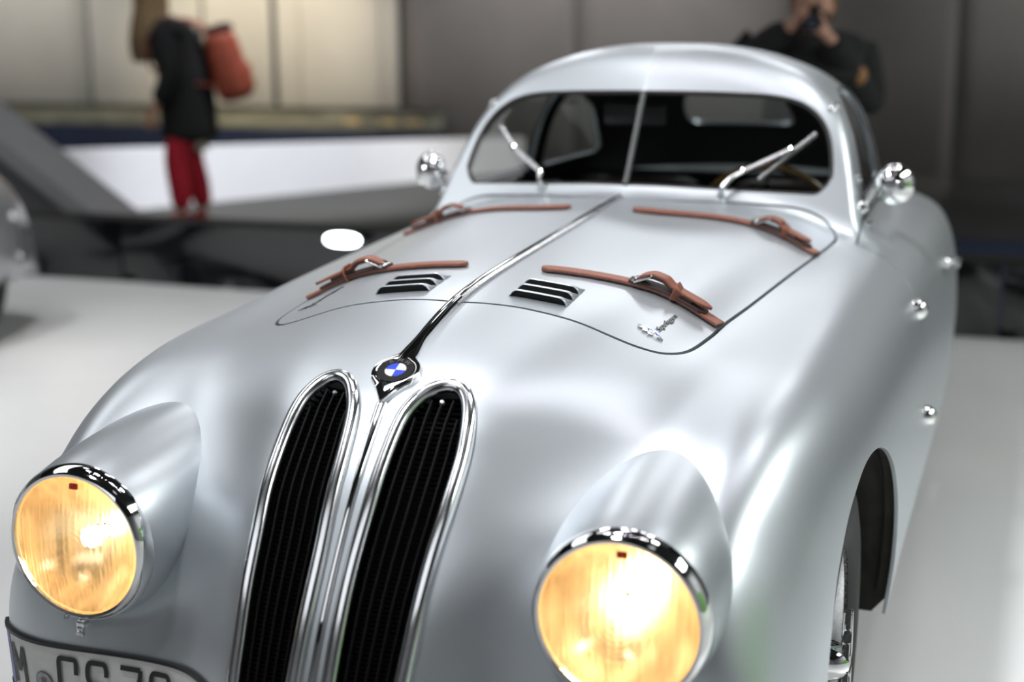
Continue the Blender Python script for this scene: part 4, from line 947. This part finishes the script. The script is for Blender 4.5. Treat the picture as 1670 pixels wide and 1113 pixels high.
def hand(J, B, wrist, d, side_, palm_n, tag_, curl=.6, s=1.0):
    """five fingers growing from the wrist joint; d finger direction, side_ towards the thumb, palm_n out of the palm"""
    w = Vector(J[wrist][:3]); d = Vector(d).normalized(); sd = Vector(side_).normalized(); pn = Vector(palm_n).normalized()
    pc = w+d*.055*s; J[tag_+'palm'] = (*pc, .021*s); B.append((wrist, tag_+'palm'))
    for k, (o, l) in enumerate(((.028,.066),(.010,.074),(-.009,.069),(-.027,.054))):
        a = w+d*.092*s+sd*o*s; dd = d
        J[f'{tag_}k{k}'] = (*a, .0095*s); B.append((tag_+'palm', f'{tag_}k{k}')); prev = f'{tag_}k{k}'; p = a
        for q in range(2):
            dd = (dd+pn*curl*(.55+.3*q)).normalized(); p = p+dd*l*.52*s; nm = f'{tag_}f{k}{q}'; J[nm] = (*p, (.0085-.001*q)*s); B.append((prev, nm)); prev = nm
    p = w+d*.03*s+sd*.034*s; J[tag_+'t0'] = (*p, .0115*s); B.append((tag_+'palm', tag_+'t0')); dd = (d*.7+sd*.7+pn*.3).normalized()
    p2 = p+dd*.035*s; J[tag_+'t1'] = (*p2, .0105*s); B.append((tag_+'t0', tag_+'t1')); p3 = p2+(dd+pn*.4).normalized()*.028*s; J[tag_+'t2'] = (*p3, .009*s); B.append((tag_+'t1', tag_+'t2'))
def face(parent, c, body):
    """eyes, nose, mouth and ears seated on the head of a body mesh (local x forward, y left, z up)"""
    EYE = mat('eye', (.05,.03,.02), 0, .2, noise=(40,.1,0,0)); LIP = mat('lips', (.42,.13,.11), 0, .5, noise=(60,.1,0,0))
    bv = BVHTree.FromPolygons([tuple(v.co) for v in body.data.vertices], [tuple(p.vertices) for p in body.data.polygons])
    def fr(y, z, off=0.): p = bv.ray_cast(Vector((c[0]+.4, c[1]+y, c[2]+z)), Vector((-1,0,0)))[0]; return (p if p is not None else Vector((c[0]+.07,c[1]+y,c[2]+z)))+Vector((off,0,0))
    for q in (1,-1):
        bm = bmesh.new(); bmesh.ops.create_uvsphere(bm, u_segments=12, v_segments=8, radius=.011); bm.transform(Matrix.Translation(fr(q*.030,.008,-.005))); bm_obj('eye', bm, EYE, parent, True)
        p = bv.ray_cast(Vector((c[0]-.01, c[1]+q*.4, c[2]-.005)), Vector((0,-q,0)))[0]; p = p if p is not None else Vector((c[0],c[1]+q*.07,c[2]))
        bm = bmesh.new(); bmesh.ops.create_uvsphere(bm, u_segments=12, v_segments=8, radius=1); bm.transform(Matrix.Translation(p) @ Matrix.Diagonal((.020,.010,.032,1))); bm_obj('ear', bm, SKIN, parent, True)
    tube('nose', [fr(0,.010,-.004), fr(0,-.012,.006), fr(0,-.030,.016), fr(0,-.040,.0)], .0095, SKIN, parent, 10, taper=[.6,.85,1.15,.9])
    tube('mouth', [fr(.022,-.064,-.002), fr(0,-.062,.001), fr(-.022,-.064,-.002)], .006, LIP, parent, 8, taper=[.4,1,.4])
def hair_shell(parent, c, levels, m, top):
    V = [(c[0]-.005, c[1], c[2]+top)]; F = []; n = 44; prev = None
    for dz, rx, ry, cx, op in levels:
        st = len(V)
        for i in range(n+1):
            f = math.radians(op)+(2*PI-2*math.radians(op))*i/n; w = 1+.035*math.sin(i*1.9+dz*30)*min(1,(top-dz)*6)
            V.append((c[0]+cx+rx*w*math.cos(f), c[1]+ry*w*math.sin(f), c[2]+dz))
        for i in range(n):
            if prev is None: F.append((0, st+i, st+i+1))
            else: F.append((prev+i, st+i, st+i+1, prev+i+1))
        prev = st
    o = nmesh('hair', V, F, m, parent); so = o.modifiers.new('thickness','SOLIDIFY'); so.thickness = .016; so.offset = 0; sb = o.modifiers.new('smooth','SUBSURF'); sb.levels = 1; sb.render_levels = 1; return o
HAIR = mat('brown_hair', (.20,.125,.06), 0, .5, noise=(60,.5,.1,.3), stretch=(1,1,.1)); BLACKC = mat('black_cloth', (.010,.010,.011), 0, .9, noise=(50,.3,.03,.2))
RED = mat('red_cloth', (.50,.012,.030), 0, .75, noise=(30,.15,.05,.15)); PACK = mat('rust_backpack', (.30,.055,.025), 0, .6, noise=(20,.2,.1,.2)); CREAM = mat('cream_cloth', (.55,.49,.38), 0, .8, noise=(40,.15,.05,.1))
# person walking to the left: local x is the way she faces
wm = thing('person', (-5.00,7.4,0)); wm.scale = (1.1,1.1,1.1); wm.rotation_euler.z = PI+CAM_YAW
tag(wm, 'person with long brown hair in black coat and red trousers, walking along the parapet', 'person')
J = {'pelvis':(-.03,0,.90,(.105,.13)), 'waist':(0,0,1.05,(.085,.115)), 'chest':(.05,0,1.22,(.10,.145)), 'collar':(.085,0,1.36,(.06,.10)), 'neck':(.13,0,1.44,.05), 'jaw':(.205,0,1.505,(.072,.064)), 'head':(.20,0,1.58,(.104,.092)), 'crown':(.19,0,1.65,(.082,.076))}
B = [('pelvis','waist'),('waist','chest'),('chest','collar'),('collar','neck'),('neck','jaw'),('jaw','head'),('head','crown')]
for q, kx, fx in (('l',.02,.02),('r',-.03,-.10)):
    sg = 1 if q == 'l' else -1
    J.update({q+'hip':(-.03,sg*.09,.84,.085), q+'knee':(kx+.02,sg*.085,.48,.055), q+'shin':((kx+fx)/2,sg*.085,.32,.050), q+'ankle':(fx,sg*.08,.09,.034), q+'foot':(fx+.09,sg*.085,.045,.034), q+'toe':(fx+.16,sg*.09,.035,.026),
      q+'sh':(.06,sg*.17,1.33,.052), q+'elbow':(.0,sg*.215,1.06,.040), q+'fore':(.07,sg*.215,.93,.034), q+'wrist':(.13,sg*.205,.83,.024)})
    B += [('pelvis',q+'hip'),(q+'hip',q+'knee'),(q+'knee',q+'shin'),(q+'shin',q+'ankle'),(q+'ankle',q+'foot'),(q+'foot',q+'toe'),('collar',q+'sh'),(q+'sh',q+'elbow'),(q+'elbow',q+'fore'),(q+'fore',q+'wrist')]
    hand(J, B, q+'wrist', (.35,0,-.9), (.9,0,.35), (0,-sg,0), q+'h', .35)
wbody = skin_body('body', J, B, SKIN, wm); face(wbody, (.195,0,1.575), wbody)
JJ = {'hem':(-.05,0,.58,(.21,.21)),'pelvis':(-.05,0,.84,(.21,.21)),'waist':(-.035,0,1.05,(.205,.195)),'chest':(.005,0,1.22,(.20,.205)),'collar':(.075,0,1.37,(.14,.16)),'neckband':(.115,0,1.435,(.085,.085))}
BB = [('hem','pelvis'),('pelvis','waist'),('waist','chest'),('chest','collar'),('collar','neckband')]
for q in 'lr':
    sg = 1 if q == 'l' else -1; JJ.update({q+'sh':(.06,sg*.175,1.325,.095), q+'el':(.0,sg*.22,1.06,.080), q+'fo':(.07,sg*.22,.93,.070), q+'cuff':(.115,sg*.212,.86,.056)}); BB += [('collar',q+'sh'),(q+'sh',q+'el'),(q+'el',q+'fo'),(q+'fo',q+'cuff')]
skin_body('coat', JJ, BB, BLACKC, wm, root='pelvis')
bm = bmesh.new(); box_bm(bm, (-.125,0,.60), (.06,.26,.15), .028); bm_obj('shirt_tail', bm, CREAM, wm, True, 60)
TJ = {'p':(-.03,0,.74,(.06,.07))}; TB = []
for q, kx, fx in (('l',.02,.02),('r',-.03,-.10)):
    sg = 1 if q == 'l' else -1; TJ.update({q+'a':(-.03,sg*.085,.72,.108), q+'b':(kx+.015,sg*.085,.48,.098), q+'c':((kx+fx)/2,sg*.085,.30,.088), q+'d':(fx,sg*.08,.12,.066)}); TB += [('p',q+'a'),(q+'a',q+'b'),(q+'b',q+'c'),(q+'c',q+'d')]
skin_body('trousers', TJ, TB, RED, wm)
for q, fx in (('l',.02),('r',-.10)):
    sg = 1 if q == 'l' else -1; skin_body('shoe', {'a':(fx-.03,sg*.08,.075,.048),'b':(fx+.05,sg*.083,.055,.046),'c':(fx+.13,sg*.088,.042,.040),'d':(fx+.185,sg*.09,.036,.030)}, [('a','b'),('b','c'),('c','d')], RED, wm)
hair_shell(wm, (.195,0,1.575), [(.125,.05,.045,-.005,0),(.105,.085,.075,-.005,4),(.07,.112,.098,-.006,26),(.03,.123,.107,-.008,40),(-.02,.124,.110,-.01,46),(-.08,.120,.112,-.012,44),(-.14,.122,.122,-.01,40),(-.22,.130,.138,0,36),(-.31,.135,.146,.005,33),(-.39,.125,.140,.005,31),(-.45,.105,.125,.005,30)], HAIR, .138)
bp_ = thing('backpack', (-5.00,7.4,0)); bp_.scale = (1.1,1.1,1.1); bp_.rotation_euler.z = PI+CAM_YAW; tag(bp_, 'rust red backpack worn by the person in black coat and red trousers', 'backpack')
bm = bmesh.new(); box_bm(bm, (0,0,0), (.20,.30,.48), .075, None, 4)
for v in bm.verts:
    if v.co.x < 0: v.co.x *= 1.15-.25*(v.co.z/.24)
bm.transform(Matrix.Translation((-.325,0,1.10)) @ Matrix.Rotation(.20,4,'Y')); bm_obj('bag', bm, PACK, bp_, True, 70)
bm = bmesh.new(); box_bm(bm, (0,0,0), (.07,.22,.20), .03, None, 3); bm.transform(Matrix.Translation((-.448,0,1.03)) @ Matrix.Rotation(.20,4,'Y')); bm_obj('front_pocket', bm, PACK, bp_, True, 70)
bm = bmesh.new(); box_bm(bm, (0,0,0), (.16,.26,.06), .025, None, 3); bm.transform(Matrix.Translation((-.278,0,1.345)) @ Matrix.Rotation(.30,4,'Y')); bm_obj('top_flap', bm, mat('dark_flap', (.05,.012,.012),0,.6,noise=(20,.2,.1,.2)), bp_, True, 70)
for sg in (1,-1):
    sweep('shoulder_strap', smooth_path([(-.26,sg*.10,1.28),(-.10,sg*.12,1.40),(.07,sg*.125,1.40),(.185,sg*.13,1.24),(.150,sg*.150,1.08),(-.04,sg*.150,1.0),(-.28,sg*.12,.97)], 24), round_poly([(-.025,-.006),(.025,-.006),(.025,.006),(-.025,.006)], .004, 2), PACK, bp_)
# person behind the car, taking a photograph towards us
pm = thing('person', (.03,4.78,0)); d_ = Vector((.90-.03,-1.7-4.78)); pm.rotation_euler.z = math.atan2(d_.y, d_.x)
tag(pm, 'person in dark jacket behind the silver coupe, holding a camera to the face', 'person')
J = {'pelvis':(0,0,.92,(.11,.155)), 'waist':(0,0,1.06,(.10,.145)), 'chest':(.01,0,1.24,(.12,.17)), 'collar':(.02,0,1.385,(.07,.11)), 'neck':(.035,0,1.44,.055), 'jaw':(.070,0,1.485,(.074,.066)), 'head':(.06,0,1.565,(.105,.092)), 'crown':(.05,0,1.632,(.082,.076))}
B = [('pelvis','waist'),('waist','chest'),('chest','collar'),('collar','neck'),('neck','jaw'),('jaw','head'),('head','crown')]
AR = {}
for q in 'lr':
    sg = 1 if q == 'l' else -1
    el = (.06,.265,1.10) if q == 'l' else (.10,-.29,1.30); wr = (.245,.075,1.42) if q == 'l' else (.235,-.085,1.475)
    J.update({q+'hip':(0,sg*.10,.86,.09), q+'knee':(.03,sg*.115,.50,.058), q+'shin':(.01,sg*.12,.33,.054), q+'ankle':(-.01,sg*.125,.09,.036), q+'foot':(.09,sg*.135,.045,.038), q+'toe':(.17,sg*.145,.035,.028),
      q+'sh':(.01,sg*.195,1.37,.058), q+'elbow':(*el,.043), q+'fore':tuple((el[k]+wr[k])/2 for k in range(3))+(.039,), q+'wrist':(*wr,.027)})
    B += [('pelvis',q+'hip'),(q+'hip',q+'knee'),(q+'knee',q+'shin'),(q+'shin',q+'ankle'),(q+'ankle',q+'foot'),(q+'foot',q+'toe'),('collar',q+'sh'),(q+'sh',q+'elbow'),(q+'elbow',q+'fore'),(q+'fore',q+'wrist')]; AR[q] = (el, wr)
hand(J, B, 'lwrist', (.35,-.75,.5), (.2,.1,.95), (.1,-.5,.8), 'lh', .5); hand(J, B, 'rwrist', (.25,.55,.75), (-.8,.3,.2), (.1,.9,-.2), 'rh', .7)
pb = skin_body('body', J, B, SKIN, pm); face(pb, (.06,0,1.555), pb)
JJ = {'hem':(0,0,.74,(.19,.25)),'pelvis':(0,0,1.02,(.20,.27)),'chest':(.01,0,1.25,(.20,.27)),'collar':(.01,0,1.40,(.12,.16))}; BB = [('hem','pelvis'),('pelvis','chest'),('chest','collar')]
for q in 'lr':
    sg = 1 if q == 'l' else -1; el, wr = AR[q]; cu = tuple(wr[k]+(el[k]-wr[k])*.03 for k in range(3)); mid = tuple((el[k]+wr[k])/2 for k in range(3))
    JJ.update({q+'sh':(.01,sg*.215,1.375,.105), q+'el':(*el,.088), q+'mi':(*mid,.082), q+'cu':(*cu,.066)}); BB += [('collar',q+'sh'),(q+'sh',q+'el'),(q+'el',q+'mi'),(q+'mi',q+'cu')]
skin_body('jacket', JJ, BB, BLACKC, pm, root='pelvis')
TJ = {'p':(0,0,.90,(.125,.165))}; TB = []
for q in 'lr':
    sg = 1 if q == 'l' else -1; TJ.update({q+'a':(0,sg*.10,.80,.105), q+'b':(.03,sg*.115,.50,.076), q+'c':(.01,sg*.12,.30,.070), q+'d':(-.01,sg*.125,.09,.060)}); TB += [('p',q+'a'),(q+'a',q+'b'),(q+'b',q+'c'),(q+'c',q+'d')]
    skin_body('shoe', {'a':(-.05,sg*.125,.06,.05),'b':(.05,sg*.13,.05,.05),'c':(.14,sg*.14,.042,.044),'d':(.20,sg*.147,.036,.032)}, [('a','b'),('b','c'),('c','d')], RUBBER, pm)
skin_body('trousers', TJ, TB, mat('dark_trousers', (.02,.022,.03), 0, .85, noise=(40,.2,.05,.1)), pm)
hair_shell(pm, (.058,0,1.560), [(.122,.05,.045,-.005,0),(.105,.080,.070,-.005,6),(.075,.105,.090,-.006,40),(.04,.113,.099,-.008,62),(.0,.112,.100,-.012,88),(-.04,.104,.096,-.016,104),(-.08,.088,.086,-.018,118)], HAIR, .132)
bm = bmesh.new(); bmesh.ops.create_uvsphere(bm, u_segments=14, v_segments=10, radius=1); bm.transform(Matrix.Translation((.185,.20,1.255)) @ Matrix.Diagonal((.052,.045,.048,1))); bm_obj('elbow_patch', bm, mat('tan_patch', (.30,.15,.06), 0, .7, noise=(50,.2,.05,.1)), pm, True)
cmx = thing('camera_body', (0,0,0)); cmx.location = pm.location; cmx.rotation_euler = pm.rotation_euler; tag(cmx, 'black camera held to the face of the person in dark jacket', 'camera'); cmx.name = 'handheld_camera'
bm = bmesh.new(); box_bm(bm, (.215,0,1.49), (.06,.135,.085), .012, None, 3); box_bm(bm, (.215,0,1.545), (.055,.055,.04), .012, None, 3); bm_obj('camera_case', bm, BLACK, cmx, True, 50)
cl_ = lathe('camera_barrel', [(.030,0),(.036,.004),(.036,.05),(.039,.054),(.039,.090),(.035,.092),(.031,.080)], BLACK, cmx, (.24,0,1.48), (1,0,0), 32, 30)
lathe('front_element', [(0,.084),(.018,.082),(.031,.076)], mat('lens_glass', (.05,.06,.09), .3, .05, noise=(30,.1,0,0)), cl_, (.24,0,1.48), (1,0,0), 32, 40)
